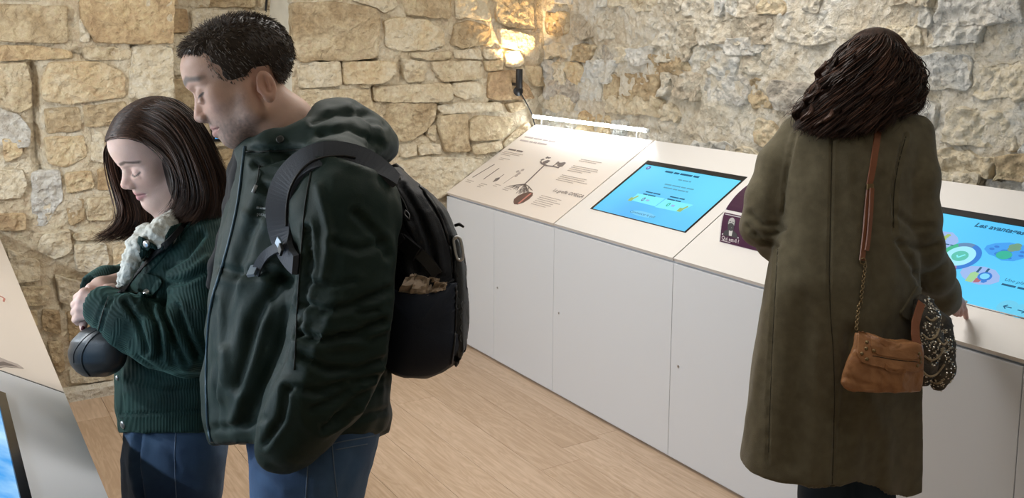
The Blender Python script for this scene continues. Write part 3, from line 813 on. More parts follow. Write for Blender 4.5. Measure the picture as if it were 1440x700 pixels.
a = P4.px(1326, 343); wordlines(P4, a[0], a[1], .06, 1, .01, .007, gl_dark, ds, 'bubble_text', 81)
cu, cv = P4.px(1350, 360)
ring = MB(); segc = [(gl_blue, -1.2, 1.3), (glow('screen_green2', (.05, .45, .25)), 2.2, 4.0), (glow('screen_mauve', (.3, .2, .42)), 4.0, 5.08), (glow('screen_slate', (.12, .25, .45)), 1.3, 2.2)]
flat(P4, ell(cu, cv, .062, .064), 'ring_ground', glow('screen_white', (.35, .8, .95)), ds, -.0003, .0005)
for g_, t0, t1 in segc:
    o_ = [(cu + .064 * math.cos(t), cv + .066 * math.sin(t)) for t in np.linspace(t0, t1, 14)] + [(cu + .047 * math.cos(t), cv + .049 * math.sin(t)) for t in np.linspace(t1, t0, 14)]
    flat(P4, o_, 'ring_arc', g_, ds, .0006, .0012)
flat(P4, ell(cu, cv, .026, .025), 'tick_disc', glow('screen_teal', (.10, .52, .42)), ds, .0006, .0012)
polyline(P4, [(cu - .010, cv), (cu - .002, cv - .009), (cu + .013, cv + .010)], .005, 'tick', gl_pale, ds, h=.0018)
flat(P4, pxs(P4, [(1384,350),(1388,345),(1400,342),(1420,341),(1440,345),(1448,352),(1444,362),(1425,367),(1408,366),(1398,360),(1390,357)]), 'bubble', glow('screen_mid', (.05, .34, .85)), ds, -.0003, .0006)
rr = random.Random(6)
for k in range(12):
    q = (1403 + 18 * rr.random(), 351 + 9 * rr.random()); flat(P4, ell(*P4.px(*q), .010, .008), 'cell', gl_blue, ds, .0007, .0012 + k * 1e-5)
flat(P4, ell(*P4.px(1412, 359), .024, .020), 'green_cell', gl_green, ds, .0013, .0018)
for q in [(1425, 347), (1430, 350), (1423, 351), (1431, 346)]: flat(P4, ell(*P4.px(*q), .013, .011), 'leaf_cell', glow('screen_olive', (.16, .33, .22)), ds, .0013, .0018)
for q in [(1395, 350), (1402, 347), (1419, 363), (1436, 360), (1438, 355)]: flat(P4, ell(*P4.px(*q), .008, .005), 'speck', gl_blue, ds, .0007, .0012)
flat(P4, pxs(P4, [(1350,383),(1354,377),(1366,374),(1385,375),(1400,380),(1406,388),(1405,396),(1392,400),(1376,400),(1362,396),(1353,389)]), 'bubble', gl_lilac, ds, -.0003, .0006)
flat(P4, pxs(P4, [(1357,395),(1365,384),(1371,382),(1377,385),(1371,393),(1366,397)]), 'bottle_picture', glow('screen_lime', (.35, .62, .30)), ds, .0007, .0014)
polyline(P4, pxs(P4, [(1374, 383), (1380, 376)]), .007, 'bottle_neck', gl_dark, ds)
flat(P4, pxs(P4, [(1368,397),(1372,392),(1379,388),(1380,394),(1376,397)]), 'label_picture', glow('screen_red', (.42, .13, .16)), ds, .0007, .0014)
flat(P4, ell(*P4.px(1385, 389), .021, .020), 'medal', gl_blue, ds, .0007, .0016); flat(P4, ell(*P4.px(1385, 389), .014, .013), 'medal_centre', glow('screen_sky', (.2, .65, .95)), ds, .0017, .0021)
polyline(P4, pxs(P4, [(1386, 384), (1391, 378)]), .007, 'medal_ribbon', gl_dark, ds)
flat(P4, pxs(P4, [(1379,397),(1381,393),(1387,393),(1388,396),(1383,398)]), 'medal_tail', gl_blue, ds, .0007, .0014)
a = P4.px(1413, 393); text(P4, 'Une plante et', a[0], a[1] - .006, .019, 'screen_text', gl_dark, ds, shear=.12)
a = P4.px(1411, 397); wordlines(P4, a[0], a[1] - .012, .2, 1, .02, .013, gl_dark, ds, 'screen_text', 82)
for q, sg in [((1417, 432), 1), ((1437, 437.5), -1)]:
    cu, cv = P4.px(*q)
    flat(P4, ell(cu, cv, .030, .030), 'arrow_button', glow('screen_btn2', (.14, .58, .82)), ds, -.0003, .0006)
    polyline(P4, [(cu - .012, cv), (cu + .012, cv)], .003, 'arrow', gl_dark, ds, h=.0014)
    polyline(P4, [(cu - sg * .003, cv + .008), (cu - sg * .012, cv), (cu - sg * .003, cv - .008)], .003, 'arrow_head', gl_dark, ds, h=.0014)

# --- left counter ---------------------------------------------------------
YL = [4.63, 2.404, 1.45]
v1 = empty('display_cabinet', (LXF - .2, 3.5, 0), 'white cabinet with a long printed panel reaching to the stone wall beside the couple', 'cabinet')
carcass(-1, YL[1] + .001, YL[0], v1, M['white'])
MB().box(LXF - .0185, LXF, YL[1] + .002, 3.51, .014, ZF - .005).build('door', M['white'], v1, bevel=.0012)
MB().box(LXF - .0185, LXF, 3.513, YL[0], .014, ZF - .005).build('door', M['white'], v1, bevel=.0012)
PL1 = Panel(-1, YL[1])
tp = slab(PL1, .0, YL[0] - YL[1], M['print'], v1, 'printed_panel', th=.022)
# dark strip standing in for the shade along the raised panel's end
MB().prism([(-.009, 0), (.0, 0), (.0, PL1.L), (-.009, PL1.L)], PL1.pt, -.022, -.001).build('shade_strip', M['dark'], v1)
flat(PL1, pxs(PL1, [(-20,505),(0,503),(12,508),(24,512),(33,518),(20,517),(8,516),(-20,520)]), 'brown_drawing', M['ink2'], tp)
flat(PL1, pxs(PL1, [(-10,511),(4,509),(16,513),(24,516),(6,514),(-10,516)]), 'brown_shading', M['ink'], tp, .0013, .0018)
polyline(PL1, pxs(PL1, [(-4, 416), (2, 417), (6, 420), (5, 424)]), .006, 'red_drawing', M['pink'], tp)
v2 = empty('display_cabinet', (LXF - .2, 1.9, 0), 'white cabinet with a black-framed sky-blue screen in its top in front of the couple', 'cabinet')
carcass(-1, YL[2], YL[1] - .010, v2, M['white'])
MB().box(LXF - .0185, LXF, YL[2], YL[1] - .006, .014, ZF - .005).build('door', M['white'], v2, bevel=.0012)
PL2 = Panel(-1, YL[1])
a = PL2.px(6, 553); b = PL2.px(45, 700)
vv = (a[1] + b[1]) / 2
rl = (-.80, a[0], vv, vv + .36)
class Shift:
    pass
slab(PL2, YL[2] - YL[1], -.010, M['white'], v2, hole=(rl[0] + .001, rl[1] - .001, rl[2] + .001, rl[3] - .001))
M['scr_sky'] = screen_emit('sky_screen', (.03, .28, .70), (.45, .70, .88), 1.2, PL2, 9, True)
ts, ds = touchscreen(PL2, rl, (.024, .024, .020, .024), M['scr_sky'], 'sky-blue touch screen with a thick black frame in front of the couple')
# --- light tubes ------------------------------------------------------------
def tube_lamp(P, u0, u1, side, label):
    t = empty('tube_lamp', tuple(P.pt((u0 + u1) / 2, P.L - .02, 0)), label, 'tube lamp', 'light tubes over the printed panels')
    c0, c1 = P.pt(u0, P.L - .025, 0) + np.array([0, 0, .062]), P.pt(u1, P.L - .025, 0) + np.array([0, 0, .062])
    # half-round diffuser on the room side, opaque spine on the wall side
    ax_ = (c1 - c0) / np.linalg.norm(c1 - c0); fr = np.array([-1. if side > 0 else 1., 0, 0]); up = np.array([0, 0, 1.])
    def arc(a0, a1, r, nm, mt):
        an = np.linspace(math.radians(a0), math.radians(a1), 14); V = [c + r * (math.cos(a) * fr + math.sin(a) * up) for c in (c0, c1) for a in an]
        return MB().add(V, [[i, i + 1, 14 + i + 1, 14 + i] for i in range(13)]).build(nm, mt, t, True)
    arc(-112, 62, .010, 'diffuser', M['led'] if side > 0 else M['led2'])
    arc(60, 250, .0104, 'spine', M['white'])
    for c in (c0, c1):
        e_ = c + (c1 - c0) / np.linalg.norm(c1 - c0) * (.008 if c is c1 else -.008)
        MB().tube([c, e_], .0108, 14).build('end_cap', M['clear'], t, True)
    for k in (.08, .92):
        q = c0 * (1 - k) + c1 * k
        MB().tube([q - np.array([0, 0, .008]), q - np.array([0, 0, .064])], .0022, 8).build('bracket', M['clear'], t, True)
    return t
tube_lamp(P1, .01, W1 - .03, 1, 'slim white light tube over the vine panel of the far counter')
tube_lamp(PL1, .05, YL[0] - YL[1] - .1, -1, 'slim white light tube over the printed panel before the couple')
tube_lamp(PL2, YL[2] - YL[1] + .02, -.05, -1, 'added unseen light tube over the sky-blue screen, brightening the couple')  # extra tube added out of view to brighten the couple's faces

# --- wall spotlight -----------------------------------------------------------
sp = onplane(729, 128, (0, WY - .01, 0), np.array([0, 1, 0]))
top = onplane(731, 97, (0, WY - .075, 0), np.array([0, 1, 0])); bot = onplane(730, 124, (0, WY - .075, 0), np.array([0, 1, 0]))
top[0] = bot[0]
t = empty('wall_spotlight', tuple(sp), 'small black upward wall spotlight on the stone corner above the light tube', 'wall lamp')
rad = .0195
mb = MB(); n = 20
mb.tube([bot, bot + (top - bot) * .03, top - (top - bot) * .03, top], [rad * .92, rad, rad, rad * .97], n, caps=False)
mb.tube([bot, bot + np.array([0, 0, .001])], [rad * .92, 0.0001], n)
mb.tube([top, top - np.array([0, 0, .012])], [rad * .97, rad * .85], n, caps=False)
mb.build('housing', M['black'], t, True)
MB().tube([top - np.array([0, 0, .010]), top - np.array([0, 0, .0095])], rad * .86, n).build('lens', mat('warm_lens', (1, .9, .7), .4, emit=(1, .80, .5), estr=40), t)
MB().box(bot[0] - .006, bot[0] + .006, WY - .06, WY - .006, bot[2] + .012, bot[2] + .030).build('arm', M['black'], t, bevel=.001)
MB().tube([(sp[0], WY - .012, sp[2]), (sp[0], WY + .012, sp[2])], .030, 20).build('wall_plate', M['black'], t, True)
c1 = onplane(733, 132, (0, WY - .02, 0), np.array([0, 1, 0])); c2 = onplane(748, 160, (0, WY - .02, 0), np.array([0, 1, 0])); c3 = onplane(752, 176, (0, WY - .012, 0), np.array([0, 1, 0]))
MB().tube([c1, (c1 + c2) / 2 + [.002, 0, 0], c2, c3], .0035, 8).build('cable', M['black'], t, True)
L = bpy.data.lights.new('spot_bulb', 'SPOT'); L.energy = 14; L.color = (1, .66, .30); L.spot_size = 2.0; L.spot_blend = .6; L.shadow_soft_size = .012
lo = bpy.data.objects.new('spot_bulb', L); COL.objects.link(lo); lo.parent = t
lo.location = Vector(top + np.array([0, 0, .004])) - t.location
lo.rotation_euler = Vector((0.0, .25, 1)).to_track_quat('-Z', 'Y').to_euler()

# --- small tablet in the recess ---------------------------------------------
q0 = onplane(297, 176, (0, NY - .03, 0), np.array([0, 1, 0])); q1 = onplane(330, 198, (0, NY - .03, 0), np.array([0, 1, 0]))
t = empty('wall_tablet', (float((q0[0] + q1[0]) / 2), NY, float(q1[2])), 'small black-framed tablet with a blue picture on the recess wall', 'tablet')
MB().box(q0[0], q0[0] + .20, NY - .035, NY + .01, q1[2], q1[2] + .14).build('frame', M['bezel'], t, bevel=.003)
MB().box(q0[0] + .016, q0[0] + .184, NY - .0365, NY - .034, q1[2] + .016, q1[2] + .124).build('display', glow('tablet_blue', (.10, .42, .85)), t)
k0 = onplane(377, -20, (0, NY - .02, 0), np.array([0, 1, 0])); k1 = onplane(371, 40, (0, NY - .02, 0), np.array([0, 1, 0])); k2 = onplane(366, 90, (0, NY - .02, 0), np.array([0, 1, 0]))
tag(MB().tube([k0, k1, k2], .006, 8).build('cable', M['black'], None, True), 'thin black cable hanging down inside the wall recess', 'cable')
# ------------------------------------------------------------------ implicit modelling (people, cloth, bags)
class Field:
    def __init__(s, lo, hi, h):
        s.lo = np.array(lo, float); s.h = h
        s.n = np.maximum(2, np.ceil((np.array(hi) - s.lo) / h).astype(int) + 1)
        s.F = np.full(s.n, .08, np.float32)
        s.ax = [s.lo[i] + h * np.arange(s.n[i]) for i in range(3)]
    def sub(s, lo, hi, m=.05):
        sl = []
        for i in range(3):
            a = int(max(0, math.floor((lo[i] - m - s.lo[i]) / s.h))); b = int(min(s.n[i], math.ceil((hi[i] + m - s.lo[i]) / s.h) + 1))
            if b - a < 1: return None, None
            sl.append(slice(a, b))
        X, Y, Z = np.meshgrid(s.ax[0][sl[0]], s.ax[1][sl[1]], s.ax[2][sl[2]], indexing='ij')
        return tuple(sl), np.stack([X, Y, Z], -1)
    def put(s, sl, val, k, mode='add'):
        A = s.F[sl]
        if mode == 'cut': val = -val
        if k > 0:
            hh = np.clip(.5 + .5 * (A - val) / k, 0, 1) if mode == 'add' else np.clip(.5 - .5 * (A - val) / k, 0, 1)
            r = A * (1 - hh) + val * hh + (-1 if mode == 'add' else 1) * k * hh * (1 - hh)
        else: r = np.minimum(A, val) if mode == 'add' else np.maximum(A, val)
        s.F[sl] = r
    def cone(s, a, b, ra, rb, k=.01, mode='add'):
        a = np.array(a, float); b = np.array(b, float); R = max(ra, rb)
        sl, P = s.sub(np.minimum(a, b) - R, np.maximum(a, b) + R)
        if sl is None: return
        d = b - a; t = np.clip(((P - a) @ d) / (d @ d + 1e-12), 0, 1)
        s.put(sl, np.linalg.norm(P - a - t[..., None] * d, axis=-1) - (ra + (rb - ra) * t), k, mode)
    def chain(s, pts, k=.01, mode='add'):
        for p, q in zip(pts[:-1], pts[1:]): s.cone(p[0], q[0], p[1], q[1], k, mode)
    def ell(s, c, r, ax=None, k=.01, mode='add'):
        c = np.array(c, float); r = np.array(r, float); R = r.max()
        sl, P = s.sub(c - R, c + R)
        if sl is None: return
        Q = P - c
        if ax is not None: Q = Q @ np.array(ax).T
        q = np.linalg.norm(Q / r, axis=-1)
        s.put(sl, (q - 1) * r.min() * .5 + (q - 1) * q / (np.linalg.norm(Q / r ** 2, axis=-1) + 1e-9) * .5, k, mode)
    def loft(s, rows, p=2.3, k=.01, mode='add', pad=None):
        """rows: (y px, left px, right px, depth m, half depth m) from top to bottom"""
        R = np.array(rows, float)
        C = []
        for y, a, b, d, hd in rows:
            for x in (a, b):
                for dd in (d - hd, d + hd): C.append(W(x, y, dd))
        C = np.array(C)
        sl, P = s.sub(C.min(0), C.max(0))
        if sl is None: return
        u, v, d = proj(P)
        f = lambda i: np.interp(v, R[:, 0], R[:, i])
        xl, xr, dc, hd = f(1), f(2), f(3) + DSH, f(4)
        wm = (xr - xl) / 2 * dc / FPX; um = (u - (xl + xr) / 2) * d / FPX
        q = (np.abs(um / wm) ** p + np.abs((d - dc) / hd) ** p) ** (1 / p)
        val = (q - 1) * np.minimum(wm, hd)
        top = (R[0, 0] - v) * d / FPX; bot = (v - R[-1, 0]) * d / FPX
        val = np.maximum(val, np.maximum(top, bot))
        s.put(sl, val, k, mode)
    def cutfn(s, fn):
        X, Y, Z = np.meshgrid(*s.ax, indexing='ij')
        s.F = np.maximum(s.F, fn(np.stack([X, Y, Z], -1)).astype(np.float32))
    def mesh(s):
        F = s.F
        F = np.pad(F, 1, constant_values=.08); lo = s.lo - s.h
        ins = F < 0
        n = np.array(F.shape) - 1
        cnt = np.zeros(n, np.int8)
        for a in (0, 1):
            for b in (0, 1):
                for c in (0, 1): cnt += ins[a:a + n[0], b:b + n[1], c:c + n[2]]
        act = (cnt > 0) & (cnt < 8)
        I = np.argwhere(act)
        idx = np.full(n, -1, np.int64); idx[act] = np.arange(len(I))
        pos = np.zeros((len(I), 3)); num = np.zeros(len(I))
        cor = [(a, b, c) for a in (0, 1) for b in (0, 1) for c in (0, 1)]
        val = {c: F[I[:, 0] + c[0], I[:, 1] + c[1], I[:, 2] + c[2]] for c in cor}
        for c in cor:
            for axx in range(3):
                if c[axx]: continue
                e = list(c); e[axx] = 1; e = tuple(e)
                va, vb = val[c], val[e]; m_ = (va < 0) != (vb < 0)
                t = va[m_] / (va[m_] - vb[m_])
                q = np.tile(np.array(c, float), (m_.sum(), 1)); q[:, axx] += t
                pos[m_] += q; num[m_] += 1
        V = lo + s.h * (I + pos / num[:, None])
        Q = []
        for axx in range(3):
            A = [slice(None)] * 3; B = [slice(None)] * 3; A[axx] = slice(0, -1); B[axx] = slice(1, None)
            fa, fb = ins[tuple(A)], ins[tuple(B)]
            e = np.argwhere(fa != fb); o1, o2 = [(1, 2), (2, 0), (0, 1)][axx]
            ok = (e[:, o1] > 0) & (e[:, o2] > 0) & (e[:, o1] < F.shape[o1] - 1) & (e[:, o2] < F.shape[o2] - 1); e = e[ok]
            flip = ~fa[e[:, 0], e[:, 1], e[:, 2]]
            c = []
            for (s1, s2) in ((1, 1), (0, 1), (0, 0), (1, 0)):
                g = e.copy(); g[:, o1] -= s1; g[:, o2] -= s2; c.append(idx[g[:, 0], g[:, 1], g[:, 2]])
            q = np.stack(c, 1); q[flip] = q[flip][:, ::-1]
            Q.append(q)
        return V, np.concatenate(Q)
def vnormals(V, Q):
    n = np.cross(V[Q[:, 2]] - V[Q[:, 0]], V[Q[:, 3]] - V[Q[:, 1]])
    N = np.zeros_like(V)
    for i in range(4): np.add.at(N, Q[:, i], n)
    return N / (np.linalg.norm(N, axis=1)[:, None] + 1e-12)
def relax(V, Q, it=2, lam=.5):
    for _ in range(it):
        S = np.zeros_like(V); C = np.zeros(len(V))
        for i in range(4):
            np.add.at(S, Q[:, i], V[Q[:, (i + 1) % 4]] + V[Q[:, (i + 3) % 4]]); np.add.at(C, Q[:, i], 2)
        V = V * (1 - lam) + lam * S / C[:, None]
    return V
def bounds_px(pts, m=.06):
    A = np.array([W(*p) for p in pts]); return A.min(0) - m, A.max(0) + m
def C3(*ps): return [(W(x, y, d), r * RSC) for x, y, d, r in ps]
def seg_dist2(u, v, poly):
    """pixel distance from (u,v) arrays to a pixel polyline"""
    best = np.full(u.shape, 1e9)
    for (ax_, ay), (bx, by) in zip(poly[:-1], poly[1:]):
        dx, dy = bx - ax_, by - ay; t = np.clip(((u - ax_) * dx + (v - ay) * dy) / (dx * dx + dy * dy + 1e-9), 0, 1)
        best = np.minimum(best, np.hypot(u - ax_ - t * dx, v - ay - t * dy))
    return best
def creases(V, Q, lines, facing=True):
    """lines: (pixel polyline, width px, depth m): folds pressed into (depth>0) or raised from the cloth on the side seen from the room"""
    N = vnormals(V, Q); u, v, d = proj(V); D = np.zeros(len(V))
    see = np.clip(-((V - CAM) / np.linalg.norm(V - CAM, axis=1)[:, None] * N).sum(1) * 2.5, 0, 1)
    for poly, wd, dep in lines:
        q = seg_dist2(u, v, poly)
        if dep > 0: D -= dep * (np.exp(-(q / wd) ** 2) - .35 * np.exp(-((q - 2.2 * wd) / (1.2 * wd)) ** 2))
        else: D -= dep * np.exp(-(q / wd) ** 2)
    return V + N * (D * see)[:, None]
def wrinkle(V, Q, amp, scale, axis=None, stretch=1, octv=3, seed=0.):
    N = vnormals(V, Q); P = V * scale + seed
    if axis is not None:
        a = np.array(axis, float); a /= np.linalg.norm(a); P = P - np.outer(P @ a, a) * (1 - 1 / stretch)
    return V + N * (amp * fbm(P, octv))[:, None]
def colattr(o, C, name='Col'):
    at = o.data.color_attributes.new(name, 'FLOAT_COLOR', 'POINT')
    A = np.ones((len(C), 4), np.float32); A[:, :3] = C; at.data.foreach_set('color', A.ravel())
def bvh_of(*objs):
    vs, fs = [], []
    for o in objs:
        k = len(vs); off = Vector((0, 0, 0)); q = o
        while q is not None: off += q.location; q = q.parent
        vs += [v.co + off for v in o.data.vertices]; fs += [[i + k for i in p.vertices] for p in o.data.polygons]
    return BVHTree.FromPolygons(vs, fs)
def hit(bv, x, y, lift=0., dflt=None):
    r = Vector(ray(x, y)).normalized()
    loc, nrm, i, dist = bv.ray_cast(Vector(CAM), r)
    if loc is None:
        if dflt: return W(x, y, dflt)
        loc, nrm = map(Vector, hitn(bv, x, y))
    if nrm.dot(r) > 0: nrm = -nrm
    return np.array(loc + nrm * lift)
def hitn(bv, x, y):
    for k in range(40):
        rr_ = .8 * k; r = Vector(ray(x + rr_ * math.cos(k * 2.4), y + rr_ * math.sin(k * 2.4))).normalized()
        loc, nrm, i, dist = bv.ray_cast(Vector(CAM), r)
        if loc is not None: break
    if nrm.dot(r) > 0: nrm = -nrm
    return np.array(loc), np.array(nrm)
def dense(poly, step=3.0):
    out = [poly[0]]
    for a, b in zip(poly[:-1], poly[1:]):
        n = max(1, int(math.hypot(b[0] - a[0], b[1] - a[1]) / step))
        for i in range(1, n + 1): out.append((a[0] + (b[0] - a[0]) * i / n, a[1] + (b[1] - a[1]) * i / n))
    return out
def drape(bv, poly, rad, lift, name, mat_, parent, n=6, smooth=True, dflt=None):
    pts = [hit(bv, x, y, lift, dflt) for x, y in dense(smooth_poly(poly))]
    pts = [p for p in pts if p is not None]
    # drop sudden jumps
    out = [pts[0]]
    for p in pts[1:]:
        if np.linalg.norm(p - out[-1]) < .05: out.append(p)
    return MB().tube(out, rad, n).build(name, mat_, parent, smooth)
def strap(bv, poly, wid, thick, lift, name, mat_, parent, dflt=None, pts3=None, out_dir=None, sm=10):
    """flat band following the pixel path on the surface"""
    if pts3 is None:
        P, N = [], []
        for x, y in dense(smooth_poly(poly), 4):
            r = Vector(ray(x, y)).normalized(); loc, nrm, i, dist = bv.ray_cast(Vector(CAM), r)
            if loc is None:
                if dflt is None: continue
                P.append(W(x, y, dflt)); N.append(-np.array(r)); continue
            if nrm.dot(r) > 0: nrm = -nrm
            P.append(np.array(loc)); N.append(np.array(nrm))
        P = np.array(P); N = np.array(N)
        for it_ in range(sm):
            N[1:-1] = (N[:-2] + N[1:-1] * 2 + N[2:]); N[0] = N[1]; N[-1] = N[-2]; N /= np.linalg.norm(N, axis=1)[:, None]
            if it_ % 2 == 0: P[1:-1] = (P[:-2] + P[1:-1] * 2 + P[2:]) / 4
    else:
        P = np.array(pts3); N = np.array(out_dir) if np.ndim(out_dir) == 2 else np.tile(np.array(out_dir, float), (len(P), 1))
    if np.isscalar(wid): wid = [wid] * 2
    wv = np.interp(np.linspace(0, 1, len(P)), np.linspace(0, 1, len(wid)), wid)
    mb = MB(); V = []
    for i in range(len(P)):
        t = P[min(i + 1, len(P) - 1)] - P[max(i - 1, 0)]; t /= np.linalg.norm(t) + 1e-9
        s_ = np.cross(N[i], t); s_ /= np.linalg.norm(s_) + 1e-9
        c = P[i] + N[i] * lift
        for a, b in ((-1, 0), (-.9, 1), (.9, 1), (1, 0)): V.append(c + s_ * a * wv[i] / 2 + N[i] * b * thick)
    F = []
    for i in range(len(P) - 1):
        for k in range(4): F.append([i * 4 + k, i * 4 + (k + 1) % 4, (i + 1) * 4 + (k + 1) % 4, (i + 1) * 4 + k])
    F += [[0, 1, 2, 3], [(len(P) - 1) * 4 + k for k in (3, 2, 1, 0)]]
    return mb.add(V, F).build(name, mat_, parent, False)
def buckle(bv, x, y, w_, h_, ang, name, mat_, parent, lift=.002, th=.006):
    p, n = hitn(bv, x, y); a = CR * math.cos(ang) + CD * math.sin(ang); a = a - n * (a @ n); a /= np.linalg.norm(a); b = np.cross(n, a)
    fn = lambda u, v, h: p + a * u + b * v + n * (h + lift)
    return MB().prism([(-w_, -h_), (w_, -h_), (w_, h_), (-w_, h_)], fn, 0, th).build(name, mat_, parent, bevel=.001)
def disc(bv, x, y, r, th, name, mat_, parent, n=18, lift=0):
    p, nn = hitn(bv, x, y)
    mb = MB().tube([p - nn * .002 + nn * lift, p + nn * (th * .6 + lift), p + nn * (th + lift)], [r, r, r * .7], n)
    return mb.build(name, mat_, parent, True)

# ---- materials for people
def attr_mat(name, rough=.5, sss=0, sssr=(.01, .004, .002), bump=0, bscale=300, spec=.4, sheen=0):
    m_ = mat(name, (.5, .5, .5), rough, spec=spec, bump=bump, bscale=bscale, sheen=sheen)
    n, l = nodes_of(m_); a = n.new('ShaderNodeVertexColor'); a.layer_name = 'Col'
    l.new(a.outputs['Color'], n['Principled BSDF'].inputs['Base Color'])
    if sss:
        b = n['Principled BSDF']; b.inputs['Subsurface Weight'].default_value = sss; b.inputs['Subsurface Radius'].default_value = sssr; b.inputs['Subsurface Scale'].default_value = 1.0
    return m_
M['skin'] = attr_mat('skin', .5, .12, bump=.12, bscale=420)
M['hairm'] = attr_mat('hair', .42, spec=.28)

# ---- head
def head_axes(turn, pitch, roll):
    R, U, T = CR, -CD, -CF
    t, p, r = map(math.radians, (turn, pitch, roll))
    f = -R * math.cos(t) + T * math.sin(t); l = T * math.cos(t) + R * math.sin(t)
    f2 = f * math.cos(p) - U * math.sin(p); u2 = U * math.cos(p) + f * math.sin(p)
    l2 = l * math.cos(r) + u2 * math.sin(r); u3 = u2 * math.cos(r) - l * math.sin(r)
    return np.array([f2, l2, u3])
class Head:
    def __init__(s, cx, cy, d, turn, pitch, roll, sc, prof, h=.0028, neck=None, wid=1.0, soft=1.0, crz=.086, ear=(-.018, -.014)):
        s.crz = crz
        s.c = W(cx, cy, d); s.A = head_axes(turn, pitch, roll); s.sc = sc; s.p = prof; s.w = wid
        G = lambda x, y, z: s.c + sc * (s.A[0] * x + s.A[1] * y * wid + s.A[2] * z)
        s.G = G
        lo, hi = s.c - .235 * sc, s.c + .235 * sc
        if neck is not None:
            NP = np.array([q[0] for q in neck]); lo = np.minimum(lo, NP.min(0) - .08); hi = np.maximum(s.c + .17 * sc, NP.max(0) + .08)
            lo = np.minimum(np.maximum(lo, s.c - .40), s.c - .17 * sc)
        f = Field(lo, hi, h)
        E = lambda c, r, k=.02, mode='add': f.ell(G(*c), np.array(r) * sc, s.A, k * sc, mode)
        def K(a, b, ra, rb, k=.01, mode='add'): f.cone(G(*a), G(*b), ra * sc, rb * sc, k * sc, mode)
        bx, bz = prof['brow']; gx, gz = prof['bridge']; tx, tz = prof['tip']; lx, lz = prof['lip']; cx_, cz = prof['chin']
        E((-.006, 0, .036), (.095, .075, crz), 0)
        E((.026, 0, .05 - (.086 - crz) * .6), (.068 + (bx - .097), .062, .056 - (.086 - crz) * .4), .03)
        E((.026, 0, -.028), (.058, .060, .066), .03)
        E((lx - .04, 0, lz + .014), (.036, .033, .042), .025)
        for sg in (-1, 1):
            K((.002, sg * .054, -.062), (cx_ - .022, sg * .014, cz + .012), .015, .017, .03)
            K((.002, sg * .056, -.03), (.002, sg * .054, -.062), .014, .015, .03)
            E((.052, sg * .044, -.018), (.022, .019, .020), .022)
            K((bx - .014, sg * .010, bz - .002), (bx - .034, sg * .044, bz - .004), .0115 * soft, .010 * soft, .014)
        E((cx_ - .020, 0, cz + .008), (.021, .021, .019), .02)
        K((.0, 0, -.055), (cx_ - .035, 0, cz + .012), .034, .018, .03)
        # eye sockets, lids
        ex, ez = gx - .016, gz - .004
        for sg in (-1, 1):
            E((gx + .003, sg * .032, gz - .003), (.015, .017, .011), .012, 'cut')
            E((ex, sg * .0315, ez), (.0150, .0150, .0140), .006)
            K((ex + .013, sg * .022, ez - .0135), (ex + .009, sg * .040, ez - .012), .0045, .0042, .006)
        # nose
        K((gx - .010, 0, gz + .006), (tx - .0125, 0, tz + .003), .0078, .0118, .010)
        for sg in (-1, 1):
            E((tx - .019, sg * .0125, tz - .003), (.0105, .0075, .0085), .007)
            E((tx - .014, sg * .0075, tz - .0145), (.005, .0035, .006), .003, 'cut')
        # lips
        for sg in (-1, 1):
            K((lx - .0075, sg * .004, lz), (lx - .019, sg * .023, lz - .0045), .0062, .0035, .006)
            K((lx - .0085, 0, lz - .0135), (lx - .020, sg * .021, lz - .007), .0072, .0035, .006)
            K((lx + .001, 0, lz - .0062), (lx - .017, sg * .026, lz - .0055), .0016, .0016, .003, 'cut')
        # ears
        for sg in (-1, 1):
            ea = np.array([s.A[0] * .96 + s.A[1] * sg * .28, s.A[1] * .96 - s.A[0] * sg * .28, s.A[2]])
            eo = lambda x, y, z: G(x + .014 + ear[0], y, z + ear[1])
            f.ell(eo(-.014, sg * .0765, 0), np.array((.0175, .0062, .028)) * sc, ea, .006 * sc)
            f.ell(eo(-.011, sg * .0765, -.022), np.array((.009, .0062, .011)) * sc, ea, .006 * sc)
            f.ell(eo(-.012, sg * .0765, .001) + ea[1] * sg * .0062 * sc, np.array((.0115, .0058, .0185)) * sc, ea, .0025 * sc, 'cut')
            f.cone(eo(-.020, sg * .0785, .014), eo(-.016, sg * .0785, -.010), .0026 * sc, .0026 * sc, .003)
            f.ell(eo(.001, sg * .0765, -.004), np.array((.004, .004, .006)) * sc, ea, .004 * sc)
        s.f = f; s.ear = ear
        if neck is not None: f.chain(neck, .03)
        s.V, s.Q = f.mesh()
        s.L = ((s.V - s.c) @ s.A.T) / sc; s.L[:, 1] /= wid
    def colour(s, base, lipc, browc, stub=None, browth=.0042, lash=True, browlift=0.):
        L = s.L; C = np.tile(np.array(base, float), (len(L), 1)); p = s.p
        def mixin(mask, c): C[:] = C * (1 - mask[:, None]) + np.array(c) * mask[:, None]
        nz = fbm(L * 60, 3)
        C *= (1 + .07 * nz)[:, None]
        def pd(poly):
            b = np.full(len(L), 1.)
            for a, c in zip(poly[:-1], poly[1:]):
                a, c = np.array(a), np.array(c); d = c - a; t = np.clip(((L - a) @ d) / (d @ d), 0, 1); b = np.minimum(b, np.linalg.norm(L - a - t[:, None] * d, axis=1))
            return b
        def pd2(poly):
            b = np.full(len(L), 1.); Y2 = L[:, 1:]
            for a, c in zip(poly[:-1], poly[1:]):
                a, c = np.array(a), np.array(c); d = c - a; t = np.clip(((Y2 - a) @ d) / (d @ d), 0, 1); b = np.minimum(b, np.linalg.norm(Y2 - a - t[:, None] * d, axis=1))
            return np.where(L[:, 0] > .02, b, 1.)
        lx, lz = p['lip']; bx, bz = p['brow']; gx, gz = p['bridge']; tx, tz = p['tip']
